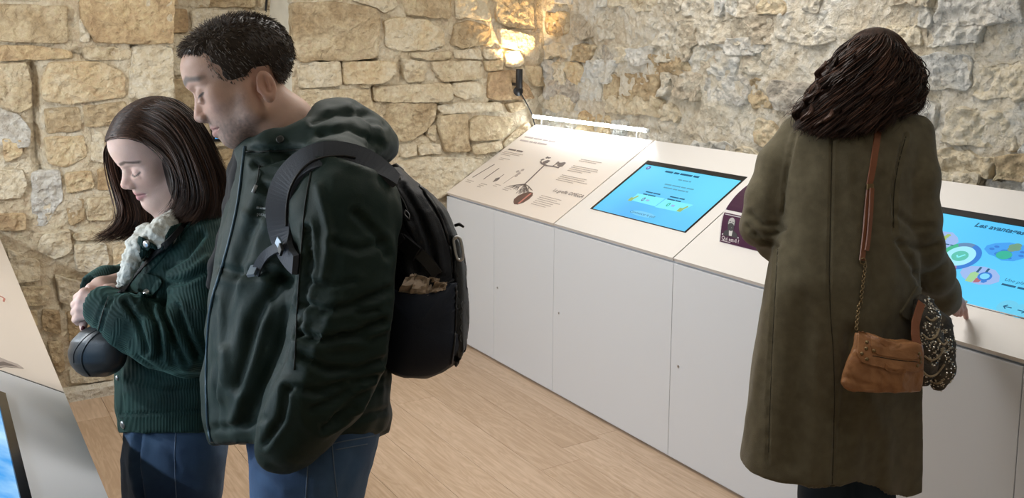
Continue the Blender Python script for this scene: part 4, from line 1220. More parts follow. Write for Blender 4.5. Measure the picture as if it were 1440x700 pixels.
        # cheeks, nose, ears a touch redder
        for q, r, k in [((.075, .04, -.03), .03, .25), ((.075, -.04, -.03), .03, .25), ((tx, 0, tz), .022, .35), ((s.ear[0], .08, s.ear[1]), .035, .5), ((s.ear[0], -.08, s.ear[1]), .035, .5)]:
            mixin(k * np.exp(-(np.linalg.norm(L - np.array(q), axis=1) / r) ** 2), np.array(base) * np.array((1.02, .72, .66)))
        if stub:
            jaw = np.clip((-.030 - L[:, 2] + .35 * np.maximum(0, .05 - L[:, 0])) / .022, 0, 1)
            up = np.clip((L[:, 0] - .0) / .02, 0, 1); low = np.clip((L[:, 2] + .150) / .03, 0, 1)
            m_ = jaw * up * low * (.62 + .38 * fbm(L * 260, 2))
            m_ *= 1 - .6 * np.exp(-((L[:, 2] + .052) / .014) ** 2) * (L[:, 0] < .085) * (np.abs(L[:, 1]) > .02)
            mixin(np.clip(stub[1] * m_, 0, 1), stub[0])
        for sg in (-1, 1):
            mixin(np.clip(1.6 - pd([(lx, 0, lz - .001), (lx - .012, sg * .021, lz - .005)]) / .0045, 0, 1) * .8, lipc)
            mixin(np.clip(1.6 - pd([(lx, 0, lz - .014), (lx - .014, sg * .017, lz - .010)]) / .0050, 0, 1) * .8, lipc)
            mixin(np.clip(1.8 - pd([(lx - .003, 0, lz - .0065), (lx - .018, sg * .025, lz - .0055)]) / .0014, 0, 1), np.array(lipc) * .45)
            zb = bz + .002 + browlift
            mixin(np.clip(1.7 - pd2([(sg * .010, zb - .003), (sg * .030, zb + .003), (sg * .054, zb - .005)]) / browth + .5 * nz, 0, 1) * .85, browc)
            if lash:
                ex, ez = gx - .016, gz - .004
                mixin(np.clip(2.0 - pd2([(sg * .0205, ez - .0075), (sg * .031, ez - .0095), (sg * .041, ez - .0065), (sg * .048, ez - .002)]) / .0014, 0, 1) * .92, (.02, .013, .012))
            mixin(np.clip(1.7 - np.linalg.norm(L - np.array((tx - .014, sg * .0078, tz - .0115)), axis=1) / .0035, 0, 1), (.05, .02, .02))
        return C
def smpts(P, it=1): return P
def strands(roots_tips, rad, name, parent, cols, seed=0, sides=3, taper=.35):
    """roots_tips: array (n, m, 3) of strand points; rad scalar or (n,) ; cols (n,3)"""
    S_ = np.asarray(roots_tips, float); n, m_, _ = S_.shape
    T = np.gradient(S_, axis=1); T /= np.linalg.norm(T, axis=2)[..., None] + 1e-9
    ref = np.array([.31, .52, .8]); A = np.cross(T, ref); A /= np.linalg.norm(A, axis=2)[..., None] + 1e-9; B = np.cross(T, A)
    r = np.asarray(rad) * np.ones(n)
    prof = np.sin(np.clip(np.linspace(.18, 1, m_), 0, 1) * math.pi) ** .5 * (1 - (1 - taper) * np.linspace(0, 1, m_)); prof[-1] = .12
    R_ = r[:, None] * prof[None]
    V = np.stack([S_ + R_[..., None] * (math.cos(2 * math.pi * k / sides) * A + math.sin(2 * math.pi * k / sides) * B) for k in range(sides)], 2)
    V = V.reshape(-1, 3)
    base = (np.arange(n) * m_ * sides)[:, None, None] + (np.arange(m_ - 1) * sides)[None, :, None]
    F = []
    for k in range(sides):
        k2 = (k + 1) % sides
        F.append(np.stack([base + k, base + k2, base + sides + k2, base + sides + k], -1))
    F = np.concatenate([q.reshape(-1, 4) for q in F])
    o = mkobj(name, V, F, M['hairm'], parent, True)
    colattr(o, np.repeat(np.asarray(cols), m_ * sides, axis=0))
    return o
def sheet(guides, n, rng_, m_=18, jit=.004, clump=0, wave=None):
    """interpolate n strands between neighbouring guide curves (each a list of (px,py,depth))"""
    G = []
    for g in guides:
        g = np.array([W(*q) for q in g]); 
        L = np.concatenate([[0], np.cumsum(np.linalg.norm(np.diff(g, axis=0), axis=1))]); t = np.linspace(0, L[-1], m_)
        # smooth interpolation
        c = np.stack([np.interp(t, L, g[:, i]) for i in range(3)], 1)
        for _ in range(2): c[1:-1] = .25 * c[:-2] + .5 * c[1:-1] + .25 * c[2:]
        G.append(c)
    G = np.array(G); k = len(G)
    u = rng_.random(n) * (k - 1); tt_ = np.linspace(0, 1, m_)[None]
    if clump:
        uc = (np.floor(u * clump) + .5) / clump; kk = .8 * np.clip(tt_ * 1.6 - .2, 0, 1)
        U_ = u[:, None] * (1 - kk) + uc[:, None] * kk; ph0 = np.floor(u * clump) * 1.9
    else: U_ = np.repeat(u[:, None], m_, 1); ph0 = u * (wave[2] if wave else 0)
    i = np.minimum(U_.astype(int), k - 2); a = (U_ - i)[..., None]; jx = np.arange(m_)[None]
    S_ = G[i, jx] * (1 - a) + G[i + 1, jx] * a
    S_ = S_ + rng_.normal(size=(n, 1, 3)) * jit * np.linspace(.5, 1.3, m_)[None, :, None]
    if wave:
        ph = ph0[:, None] + rng_.normal(size=(n, 1)) * .25; t = np.linspace(0, 1, m_)[None]
        am = wave[0] * np.clip(t * 2 - .25, 0, 1)
        S_ = S_ + (am * np.sin(t * wave[1] + ph))[..., None] * CR + (am * .7 * np.cos(t * wave[1] + ph))[..., None] * CF
    return S_
def haircols(n, rng_, c0, c1, p=1.5):
    t = rng_.random(n)[:, None] ** p
    return np.array(c0) * (1 - t) + np.array(c1) * t
# ------------------------------------------------------------------ man in the dark green hooded jacket
man = empty('person', (float(W(430, 1290, 1.82)[0]), float(W(430, 1290, 1.82)[1]), 0), 'man in a dark green hooded jacket and jeans, looking down, wearing a backpack', 'person')
rg = np.random.default_rng(5)
MD = 1.80
neck = [(W(372, 150, 1.82), .050), (W(398, 176, 1.83), .056), (W(420, 215, 1.84), .064), (W(430, 250, 1.85), .075)]
hm = Head(343, 112, MD, 15, 20, 0, 1.0, dict(brow=(.1035, .026), bridge=(.092, .002), tip=(.1110, -.043), lip=(.0895, -.066), chin=(.0700, -.104)), h=.0023, neck=neck, wid=1.0, crz=.074, ear=(-.033, -.028))
# torso and arms of the body run on inside the clothes as one shape
body_f = Field(*bounds_px([(330, 200, 1.6), (560, 200, 2.05), (330, 620, 1.6), (560, 620, 2.05)]), .012)
body_f.loft([(205, 385, 470, 1.85, .07), (235, 360, 500, 1.85, .14), (300, 345, 510, 1.85, .16), (420, 340, 510, 1.85, .15), (600, 350, 520, 1.83, .15)])
vb, qb = body_f.mesh()
skin_c = hm.colour((.62, .40, .31), (.50, .25, .22), (.06, .04, .03), stub=((.13, .10, .09), .95), browth=.0044)
V_ = np.concatenate([hm.V, vb]); Q_ = np.concatenate([hm.Q, qb + len(hm.V)])
o = mkobj('body', V_, Q_, M['skin'], man, True); colattr(o, np.concatenate([skin_c, np.tile((.62, .40, .31), (len(vb), 1))]))
# short dark hair: cap plus strands
L = hm.L
def zline(x): return np.interp(x, [-.12, -.085, -.062, -.056, -.050, -.018, -.010, -.003, .006, .020, .035, .046, .057, .069, .085, .1], [-.082, -.08, -.07, -.045, .006, .010, .0, -.020, -.028, -.022, -.012, .008, .040, .060, .077, .078])
fcap = Field(hm.c - .16, hm.c + .17, .004)
def hcap(P):
    l = (P - hm.c) @ hm.A.T
    t = .0045 * np.clip((l[..., 2] - zline(l[..., 0])) / .018, 0, 1) + .0045 * np.clip((l[..., 2] - .03) / .08, 0, 1) + .006 * np.clip((l[..., 0] - .03) / .05, 0, 1) * np.clip((l[..., 2] - .06) / .03, 0, 1)
    q = (l - np.array((-.006, 0, .036))) / np.array((.096, .076, .075)); r = np.linalg.norm(q, axis=-1)
    d1 = (r - 1) * .085 - t
    q2 = (l - np.array((.028, 0, .044))) / np.array((.071, .062, .051)); d2 = (np.linalg.norm(q2, axis=-1) - 1) * .06 - t
    d = np.minimum(d1, d2) + .003 * fbm(l * 55, 2)
    return np.maximum(d, (zline(l[..., 0]) + .002 * fbm(l * 90, 2) - l[..., 2]) * .8)
fcap.F[:] = -.1; fcap.cutfn(hcap)
vc, qc = fcap.mesh()
o = mkobj('hair', vc, qc, M['hairm'], man, True); colattr(o, np.tile((.042, .030, .023), (len(vc), 1)) * (1 + .5 * fbm(vc * 90, 2))[:, None])
hair_o = o
N_ = vnormals(vc, qc); lc = (vc - hm.c) @ hm.A.T
inside = lc[:, 2] > zline(lc[:, 0]) + .001
outer = ((vc - hm.c) * N_).sum(1) > .01
cand = np.where(inside & outer)[0]
pick = rg.choice(cand, 6500)
P0 = vc[pick] + rg.normal(size=(len(pick), 3)) * .0015; n0 = N_[pick]; l0 = lc[pick]
top = np.clip((l0[:, 2] - .06) / .05, 0, 1)[:, None]; fr = np.clip((l0[:, 0] - .0) / .08, 0, 1)[:, None]
dirv = hm.A[0] * (fr * top * 1.0 - .35 * (1 - fr)) + hm.A[2] * (-.75 * (1 - top) + .25 * top) + n0 * (.22 + .2 * top) + rg.normal(size=(len(pick), 3)) * (.13 + .1 * top)
dirv /= np.linalg.norm(dirv, axis=1)[:, None]
ln = (.007 + .010 * top[:, 0] * (.6 + .4 * fr[:, 0])) * rg.uniform(.7, 1.3, len(pick))
tt = np.linspace(0, 1, 5)
bend = -n0 * .35 * (1 - .3 * top)
St = P0[:, None] + ln[:, None, None] * (tt[None, :, None] * dirv[:, None] + (tt ** 2)[None, :, None] * bend[:, None])
grey = (rg.random(len(pick)) < .16 * (1 - top[:, 0]) + .02)
cc = haircols(len(pick), rg, (.040, .029, .022), (.17, .125, .095)); cc[grey] = (.24, .22, .20)
strands(St, .00085, 'hair_strands', hair_o, cc)
# jacket -----------------------------------------------------------------
M['jacket'] = mat('green_shell_fabric', (.010, .026, .021), .62, spec=.28, bump=.12, bscale=500, sheen=.04)
M['lining'] = mat('black_lining', (.004, .004, .005), .8)
f = Field(*bounds_px([(270, 120, 1.5), (600, 120, 2.15), (270, 680, 1.5), (600, 680, 2.15)]), .0065)
f.loft([(196, 342, 446, 1.835, .085), (212, 338, 492, 1.84, .13), (232, 334, 520, 1.845, .185), (262, 328, 538, 1.85, .205), (310, 316, 545, 1.85, .21), (360, 304, 548, 1.85, .21), (420, 294, 548, 1.85, .21), (480, 289, 546, 1.85, .21), (540, 287, 547, 1.85, .215), (585, 288, 549, 1.85, .215), (606, 291, 544, 1.85, .212), (622, 296, 500, 1.85, .205)], 2.4, 0)
f.chain(C3((470, 252, 1.70, .080), (490, 300, 1.655, .082), (488, 370, 1.63, .077), (482, 440, 1.615, .076), (470, 500, 1.605, .078), (446, 550, 1.60, .074), (416, 600, 1.605, .058), (396, 630, 1.615, .044)), .035)
f.chain(C3((470, 252, 2.00, .080), (480, 310, 2.06, .082), (470, 400, 2.09, .075), (450, 500, 2.10, .072), (400, 560, 2.08, .058)), .035)
f.ell(W(505, 192, 1.84), (.078, .125, .052), np.array([CR * .94 + CD * .34, CF, CD * .94 - CR * .34]), .03)
f.ell(W(470, 176, 1.84), (.060, .105, .046), np.array([CR, CF, CD]), .03)
for d_ in (1.735, 1.945):
    f.chain(C3((346, 214, 1.84 + (d_ - 1.84) * .5, .020), (385, 206, d_, .028), (430, 198, d_ - .0, .034), (480, 198, d_, .040)), .02)
# hollow for the neck and hood mouth
f.cone(W(366, 140, 1.83), W(408, 205, 1.84), .055, .060, .012, 'cut')
f.ell(W(432, 166, 1.84), (.040, .075, .030), np.array([CR, CF, CD]), .012, 'cut')
f.cone(W(338, 190, 1.84), W(348, 235, 1.84), .022, .012, .012, 'cut')
v, q = f.mesh()
v = wrinkle(v, q, .010, 11, octv=3, seed=3.1); 
v = wrinkle(v, q, .005, 26, axis=(.3, .2, 1), stretch=2.2, octv=2, seed=9.)
sl = [([(424, 425), (455, 437), (490, 432), (546, 408)], 5, .010), ([(420, 470), (455, 478), (500, 470), (540, 452)], 5, .012), ([(424, 500), (460, 520), (505, 520), (546, 505)], 5, .010),
      ([(410, 545), (450, 552), (490, 535), (535, 530)], 5, .009), ([(428, 395), (460, 402), (500, 395)], 4, .006), ([(470, 340), (505, 352), (540, 340)], 5, .006), ([(500, 300), (530, 330), (545, 360)], 5, .007),
      ([(432, 320), (436, 370), (428, 420), (420, 470)], 4, .010), ([(405, 545), (396, 590), (372, 625)], 4, .010), ([(440, 575), (470, 560), (505, 540)], 4, .008), ([(455, 605), (475, 585), (500, 575)], 4, .007),
      ([(448, 262), (465, 330), (455, 390)], 6, -.006), ([(480, 470), (520, 478), (545, 470)], 4, .006), ([(500, 440), (530, 436)], 3, .006),
      ([(380, 270), (350, 330), (330, 400), (318, 480)], 7, .008), ([(400, 390), (360, 450), (335, 540)], 8, .010), ([(415, 440), (395, 500), (350, 590)], 8, .009), ([(345, 380), (325, 440), (312, 560)], 6, -.007), ([(380, 430), (360, 500), (330, 590)], 7, -.008),
      ([(305, 420), (304, 500), (306, 600)], 3, .004), ([(300, 372), (330, 385), (372, 380), (410, 395)], 6, .008), ([(360, 232), (400, 222), (440, 214)], 4, .010), ([(370, 262), (395, 275), (400, 300)], 5, .006), ([(345, 300), (370, 310), (395, 330)], 5, -.005),
      ([(440, 172), (470, 160), (510, 160), (540, 176)], 4, .006), ([(450, 190), (490, 180), (540, 205)], 4, .005), ([(500, 150), (525, 175), (520, 210)], 4, .005), ([(355, 212), (400, 214), (470, 212), (540, 236)], 5, .012),
      ([(540, 540), (500, 560), (470, 590)], 5, .006), ([(548, 575), (500, 588), (455, 600)], 4, .005), ([(290, 605), (330, 600), (372, 588)], 4, .005)]
v = creases(v, q, sl)
jk = mkobj('jacket', v, q, M['jacket'], man, True)
bj = bvh_of(jk)
# black far flap and lining seen past the open collar
f = Field(*bounds_px([(290, 190, 1.75), (370, 190, 2.0), (290, 420, 1.75), (370, 420, 2.0)]), .005)
f.chain(C3((338, 208, 1.86, .012), (331, 240, 1.87, .014), (326, 290, 1.88, .016), (318, 335, 1.90, .016), (304, 372, 1.92, .014), (298, 400, 1.93, .012)), .015)
f.chain(C3((345, 212, 1.84, .020), (340, 250, 1.85, .022), (334, 300, 1.86, .022)), .01)
v, q = f.mesh(); mkobj('jacket_lining', v, q, M['lining'], man, True)
M['zip'] = mat('zip', (.03, .07, .10), .4, metal=.3)
drape(bj, [(345, 206), (341, 240), (335, 290), (322, 345), (308, 392), (297, 425), (292, 480), (290.5, 540), (293, 600), (298, 620)], .0032, .001, 'zip', M['zip'], jk)
M['seam'] = mat('dark_seam', (.004, .010, .008), .6)
drape(bj, [(440, 228), (428, 290), (424, 350), (418, 430), (414, 520)], .0016, .0005, 'seam', M['seam'], jk)
drape(bj, [(346, 214), (395, 212), (450, 208), (500, 214), (545, 236)], .0016, .0008, 'seam', M['seam'], jk)
drape(bj, [(366, 232), (364, 250), (360, 262)], .0013, .002, 'drawcord', M['seam'], jk)
p_, n_ = hitn(bj, 359, 265); MB().tube([W(358.5, 272, 1.63), W(361, 262, 1.63)], .003, 8)
mb = MB(); a_, b_ = hit(bj, 361, 261, .003), hit(bj, 357.5, 271, .003); mb.tube([a_, b_], .0032, 8).build('cord_end', mat('cord_end', (.35, .37, .38), .4), jk, True)
disc(bj, 394, 196, .0075, .002, 'eyelet', mat('eyelet', (.05, .055, .055), .35, metal=.6), jk)
# chest embroidery
def drape_text(bv, s, x, y, size_px, name, mat_, parent, slope=.0, lift=.0015):
    vs, fs = text(None, s, 0, 0, 1.0, name, mat_, parent)
    out = []
    for q in vs:
        px_ = x + q[0] * size_px; py_ = y - q[1] * size_px + slope * q[0] * size_px
        out.append(tuple(hit(bv, px_, py_, lift, 1.7)))
    return mkobj(name, out, fs, mat_, parent)
M['thread'] = mat('grey_thread', (.34, .38, .40), .6)
drape_text(bj, 'patagonia', 361, 303, 7.0, 'embroidery', M['thread'], jk, .13)
for k in range(6):
    x0 = 361 + k * 4.4; drape(bj, [(x0, 291.5 + k * .55), (x0 + 3.2, 292 + k * .55)], .0022, .0008, 'embroidery_mark', M['thread'], jk, n=5)
# jeans, shoes -------------------------------------------------------------
def denim(name, c, c2):
    m_ = mat(name, c, .8, spec=.2, bump=.25, bscale=900, col2=c2, vscale=7, sheen=.1)
    return m_
M['denim'] = denim('blue_denim', (.085, .165, .31), (.040, .080, .17))
f = Field(*bounds_px([(330, 570, 1.55), (560, 570, 2.1), (330, 1310, 1.55), (560, 1310, 2.1)]), .009)
f.loft([(575, 352, 535, 1.82, .165), (620, 348, 532, 1.82, .17), (690, 352, 510, 1.82, .165), (730, 356, 500, 1.82, .12)], 2.5, 0)
f.chain(C3((442, 640, 1.74, .095), (430, 760, 1.73, .082), (424, 930, 1.72, .062), (430, 1080, 1.73, .052), (438, 1240, 1.74, .046)), .03)
f.chain(C3((440, 640, 1.91, .095), (425, 760, 1.92, .082), (416, 930, 1.93, .062), (420, 1060, 1.94, .052), (424, 1200, 1.94, .046)), .03)
v, q = f.mesh(); v = wrinkle(v, q, .004, 22, octv=3)
v = creases(v, q, [([(452, 612), (450, 660), (446, 720)], 2, .002), ([(395, 600), (372, 640)], 4, .006), ([(500, 640), (480, 690)], 5, .004), ([(360, 660), (390, 690)], 4, .004)])
jn = mkobj('jeans', v, q, M['denim'], man, True); bn = bvh_of(jn)
M['stitch'] = mat('denim_stitch', (.14, .20, .30), .7)
drape(bn, [(434, 636), (430, 700)], .0012, .0005, 'side_seam', M['stitch'], jn, n=5, dflt=1.66)
drape(bn, [(466, 626), (470, 622), (520, 614), (526, 612)], .0012, .0005, 'pocket_stitch', M['stitch'], jn, n=5, dflt=1.66)
drape(bn, [(467, 626), (470, 660), (474, 698)], .0012, .0005, 'pocket_stitch', M['stitch'], jn, n=5, dflt=1.66)
drape(bn, [(472, 632), (516, 624)], .0010, .0005, 'pocket_stitch', M['stitch'], jn, n=5, dflt=1.66)
M['shoe'] = mat('dark_shoe', (.02, .02, .022), .5); M['sole'] = mat('pale_sole', (.5, .48, .45), .6)
def shoe(px, py, d, parent, dirv, L_=.28):
    g = W(px, py, d); g = np.array([g[0], g[1], 0.]); dv = np.array([dirv[0], dirv[1], 0.]); dv /= np.linalg.norm(dv)
    ff = Field(g - .3, g + np.array([.3, .3, .22]), .008)
    up = np.array([0, 0, 1.])
    ff.cone(g - dv * .03 + up * .05, g + dv * .16 + up * .038, .043, .032, .02); ff.cone(g - dv * .0 + up * .06, g + up * .13, .046, .048, .02)
    ff.cutfn(lambda P: .012 - P[..., 2])
    v, q = ff.mesh(); s_ = mkobj('shoe', v, q, M['shoe'], parent, True)
    ff = Field(g - .3, g + np.array([.3, .3, .1]), .008)
    ff.cone(g - dv * .03 + up * .018, g + dv * .165 + up * .018, .046, .036, .02); ff.cutfn(lambda P: np.maximum(.001 - P[..., 2], P[..., 2] - .024))
    v, q = ff.mesh(); mkobj('sole', v, q, M['sole'], s_, True)
mface = hm.A[0]
shoe(438, 1300, 1.74, man, mface); shoe(424, 1240, 1.94, man, mface)
# ------------------------------------------------------------------ helpers for trimmed pieces on cloth
def drape_patch(bv, poly, lift, thick, name, mat_, parent, rings=(1, .96, .8, .55, .3, .08), dflt=None, sm=1, puff=0., fn=None):
    poly = [tuple(q) for q in poly]
    pts = poly + [poly[0]]
    d = np.array(dense(smooth_poly(pts, sm), 3.0)[:-1]); c = d.mean(0); n = len(d)
    V = []
    for k, r in enumerate([1.0] + list(rings)):
        for x, y in c + (d - c) * r:
            l = 0 if k == 0 else lift + thick + puff * (1 - r * r)
            p = hit(bv, x, y, l, dflt)
            V.append(p)
    V = np.array(V)
    m_ = len(rings) + 1
    F = [[a * n + i, a * n + (i + 1) % n, (a + 1) * n + (i + 1) % n, (a + 1) * n + i] for a in range(m_ - 1) for i in range(n)]
    F.append([(m_ - 1) * n + i for i in range(n)])
    if fn is not None: V = fn(V)
    o = mkobj(name, V, F, mat_, parent, True)
    return o
def push_out(S_, H, mg=.008, wid=1.0):
    l = ((S_ - H.c) @ H.A.T) / H.sc
    for c, r in (((-.006, 0, .036), (.095, .075, H.crz)), ((.026, 0, .05 - (.086 - H.crz) * .6), (.066, .061, .055 - (.086 - H.crz) * .4)), ((.01, 0, -.03), (.055, .057, .06))):
        c = np.array(c); r = np.array(r) + mg / H.sc; q = (l - c) / r; k = np.linalg.norm(q, axis=-1)
        m_ = k < 1
        l[m_] = c + (l[m_] - c) / (k[m_][:, None] + 1e-6)
    return H.c + (l * H.sc) @ H.A
def hair_cap(H, t, zl, name, parent, col, h=.005):
    fc = Field(H.c - .16, H.c + .16, h)
    def fn(P):
        l = ((P - H.c) @ H.A.T) / H.sc
        q = (l - np.array((-.008, 0, .036))) / np.array((.094, .076, H.crz + .001)); d1 = (np.linalg.norm(q, axis=-1) - 1) * .085 - t
        q2 = (l - np.array((.026, 0, .05 - (.086 - H.crz) * .6))) / np.array((.067, .062, .055 - (.086 - H.crz) * .4)); d2 = (np.linalg.norm(q2, axis=-1) - 1) * .06 - t
        return np.maximum(np.minimum(d1, d2), (zl(l[..., 0]) - l[..., 2]) * .8)
    fc.F[:] = -.1; fc.cutfn(fn); v, q = fc.mesh()
    o = mkobj(name, v, q, M['hairm'], parent, True); colattr(o, np.tile(col, (len(v), 1)))
    return o
# ------------------------------------------------------------------ woman in the corduroy jacket
DSH, RSC = .12, 1.055
g0 = W(245, 1130, 2.12)
wl = empty('person', (float(g0[0]), float(g0[1]), 0), 'young woman in a dark green corduroy jacket with fleece collar, looking down, hands clasped', 'person')
rg = np.random.default_rng(8)
neck = [(W(240, 262, 2.13), .042), (W(252, 296, 2.14), .046), (W(258, 330, 2.15), .058)]
hw = Head(222, 212, 2.10, 41, 31, -8.7, .995, dict(brow=(.094, .022), bridge=(.086, 0), tip=(.1145, -.033), lip=(.0965, -.060), chin=(.086, -.112)), h=.0026, neck=neck, soft=.75, crz=.081)
sk = (.66, .46, .39)
skin_c = hw.colour(sk, (.52, .23, .24), (.055, .035, .028), browth=.0030)
# clasped hands
hf = Field(*bounds_px([(100, 390, 1.92), (170, 390, 2.06), (100, 470, 1.92), (170, 470, 2.06)], .03), .0026)
for kx, ky, kd, kr in [(119, 412, 1.95, .0125), (115, 422, 1.945, .0125), (113, 433, 1.945, .0120), (112, 444, 1.95, .0110)]:
    hf.cone(W(150, 432, 1.958), W(kx, ky, kd), .024, kr, .008)
for ch in [((119, 412, 1.950, .0115), (109.5, 418, 1.968, .0092), (113, 425, 1.992, .0082)), ((115, 422, 1.945, .0115), (106, 428, 1.963, .0094), (109, 435, 1.990, .0084)),
           ((113, 433, 1.945, .0108), (105.5, 439, 1.963, .0088), (108, 445, 1.988, .008)), ((112, 444, 1.950, .0098), (106.5, 449, 1.965, .0082), (110, 453, 1.985, .0074)),
           ((142, 414, 1.965, .013), (150, 406, 1.978, .0105), (159, 404, 1.985, .0088))]:
    hf.chain(C3(*ch), .0018)
hf.chain(C3((165, 398, 2.05, .022), (142, 404, 2.01, .021), (122, 424, 2.012, .018)), .012)
hf.chain(C3((142, 401, 2.0, .013), (128, 404, 1.99, .0095), (121, 410, 1.99, .0085)), .004)
hf.chain(C3((120, 440, 2.0, .0105), (117.5, 452, 1.978, .0092), (117, 461, 1.972, .0075)), .003)
vh, qh = hf.mesh()
hc = np.tile(np.array(sk), (len(vh), 1)) * (1 + .08 * fbm(vh * 90, 2))[:, None]
for kx, ky, kd, kr in [(119, 412, 1.95, 0), (115, 422, 1.945, 0), (113, 433, 1.945, 0), (112, 444, 1.95, 0), (117, 458, 1.97, 0)]:
    mm = .35 * np.exp(-(np.linalg.norm(vh - W(kx, ky, kd), axis=1) / .012) ** 2)[:, None]; hc = hc * (1 - mm) + np.array((.62, .34, .29)) * mm
bf = Field(*bounds_px([(160, 300, 1.95), (330, 300, 2.3), (160, 620, 1.95), (330, 620, 2.3)]), .012)
bf.loft([(318, 215, 300, 2.15, .08), (350, 205, 315, 2.14, .12), (600, 195, 300, 2.14, .12)]); vb, qb = bf.mesh()
V_ = np.concatenate([hw.V, vh, vb]); Q_ = np.concatenate([hw.Q, qh + len(hw.V), qb + len(hw.V) + len(vh)])
o = mkobj('body', V_, Q_, M['skin'], wl, True); colattr(o, np.concatenate([skin_c, hc, np.tile(sk, (len(vb), 1))]))
nail = MB().ball(W(116.6, 461.5, 1.9655), .0045, 8, 6, (1, .6, 1.2)); nail.build('fingernail', mat('dark_nail', (.10, .02, .025), .25), o, True)
# hair
cap = hair_cap(hw, .006, lambda x: np.interp(x, [-.1, -.02, .02, .045, .07, .1], [-.09, -.06, .02, .062, .085, .095]), 'hair', wl, (.018, .011, .009))
A_ = [[(164,194,2.04),(185,186,2.02),(208,200,2.0),(233,217,1.995),(248,240,2.0),(252,265,2.02),(246,290,2.03),(230,304,2.03)],
      [(170,180,2.05),(200,172,2.01),(232,188,1.985),(252,215,1.98),(264,248,1.99),(268,280,2.0),(258,302,2.0),(240,311,2.0)],
      [(182,163,2.07),(215,155,2.01),(248,175,1.985),(268,210,1.98),(282,248,1.99),(290,280,2.0),(284,304,1.995),(266,311,1.985)],
      [(200,148,2.09),(235,145,2.03),(264,166,2.0),(284,205,2.0),(300,245,2.02),(308,278,2.02),(304,305,2.01)],
      [(225,140,2.12),(250,145,2.08),(276,168,2.06),(296,208,2.06),(312,245,2.07),(320,275,2.08),(318,303,2.07)],
      [(240,142,2.16),(265,155,2.16),(285,185,2.16),(302,220,2.16),(316,255,2.16),(322,298,2.16)]]
B_ = [[(164,194,2.05),(152,203,2.09),(151,222,2.13),(156,245,2.15),(166,275,2.16),(174,302,2.15),(160,324,2.14),(134,336,2.13)],
      [(166,186,2.07),(158,196,2.13),(160,225,2.17),(168,255,2.18),(180,285,2.18),(188,308,2.17),(178,326,2.16),(154,334,2.15)],
      [(175,172,2.1),(170,190,2.16),(176,225,2.2),(188,265,2.21),(205,295,2.2),(212,312,2.19),(203,326,2.18),(184,333,2.17)],
      [(205,145,2.13),(200,170,2.2),(205,225,2.24),(220,275,2.24),(235,300,2.22),(238,315,2.2)]]
SA = [sheet(A_, 1500, rg, jit=.0035), sheet(A_, 500, rg, jit=.006)]
SB = [sheet(B_, 1100, rg, jit=.005)]
S_ = push_out(np.concatenate(SA + SB), hw, .010)
strands(S_, rg.uniform(.0010, .0022, len(S_)), 'hair_strands', cap, haircols(len(S_), rg, (.018, .011, .009), (.12, .062, .040), 2.0), sides=3)
# inner mass so no wall shows through the lengths
fh = Field(*bounds_px([(150, 200, 1.98), (330, 200, 2.25), (150, 330, 1.98), (330, 330, 2.25)]), .006)
fh.chain(C3((262, 225, 2.08, .055), (280, 262, 2.09, .055), (288, 292, 2.09, .045)), .03); fh.chain(C3((172, 235, 2.18, .018), (186, 280, 2.2, .022), (192, 312, 2.18, .016)), .02)
v, q = fh.mesh(); hmass = mkobj('hair_mass', v, q, M['hairm'], cap, True); colattr(hmass, np.tile((.016, .010, .008), (len(v), 1)))
# corduroy jacket
def cord_mat(name, col, col2):
    m_ = mat(name, col, .75, spec=.2, sheen=.35, col2=col2, vscale=14)
    n, l = nodes_of(m_); b = n['Principled BSDF']
    b.inputs['Sheen Tint'].default_value = (.25, .5, .45, 1)
    at = n.new('ShaderNodeAttribute'); at.attribute_name = 'rib'
    s1 = n.new('ShaderNodeMath'); s1.operation = 'SINE'; l.new(at.outputs['Fac'], s1.inputs[0])
    bp = n.new('ShaderNodeBump'); bp.inputs['Strength'].default_value = .25; bp.inputs['Distance'].default_value = .003
    l.new(s1.outputs[0], bp.inputs['Height']); l.new(bp.outputs['Normal'], b.inputs['Normal'])
    return m_
M['cord'] = cord_mat('green_corduroy', (.012, .040, .036), (.006, .022, .020))
def ribattr(o, V, segs=()):
    u = V @ CR + .75 * (V @ CF)
    r = u / .0066 * 2 * math.pi
    for a, b, rad in segs:
        a, b = np.array(a), np.array(b); d = b - a; t = np.clip(((V - a) @ d) / (d @ d), -.1, 1.1); m_ = np.linalg.norm(V - a - t[:, None] * d, axis=1) < rad
        ax_ = d / np.linalg.norm(d); pr = np.cross(ax_, CF); pr /= np.linalg.norm(pr); r[m_] = ((V[m_] - a) @ pr + .5 * ((V[m_] - a) @ CF)) / .0066 * 2 * math.pi
    at = o.data.attributes.new('rib', 'FLOAT', 'POINT'); at.data.foreach_set('value', r.astype(np.float32))
f = Field(*bounds_px([(95, 290, 1.8), (350, 290, 2.35), (95, 630, 1.8), (350, 630, 2.35)]), .0055)
f.loft([(304, 232, 310, 2.16, .07), (318, 218, 322, 2.15, .12), (340, 205, 330, 2.14, .16), (380, 188, 330, 2.13, .175), (420, 176, 326, 2.13, .178), (470, 167, 322, 2.13, .175), (530, 162, 318, 2.13, .17), (575, 162, 316, 2.13, .17), (608, 167, 314, 2.13, .168)], 2.4, 0)
f.chain(C3((294, 342, 2.03, .062), (292, 390, 1.985, .066), (284, 440, 1.955, .064), (268, 486, 1.935, .060), (225, 476, 1.925, .056), (180, 452, 1.93, .051), (147, 433, 1.945, .044)), .022)
f.chain(C3((262, 345, 2.27, .060), (220, 400, 2.24, .055), (180, 400, 2.15, .045), (150, 400, 2.07, .038), (136, 404, 2.03, .034)), .02)
f.cone(W(152, 432, 1.95), W(110, 424, 1.955), .034, .036, .004, 'cut')
f.cone(W(139, 403, 2.03), W(116, 407, 2.0), .024, .028, .004, 'cut')
f.cone(W(242, 270, 2.13), W(262, 330, 2.14), .05, .055, .01, 'cut')
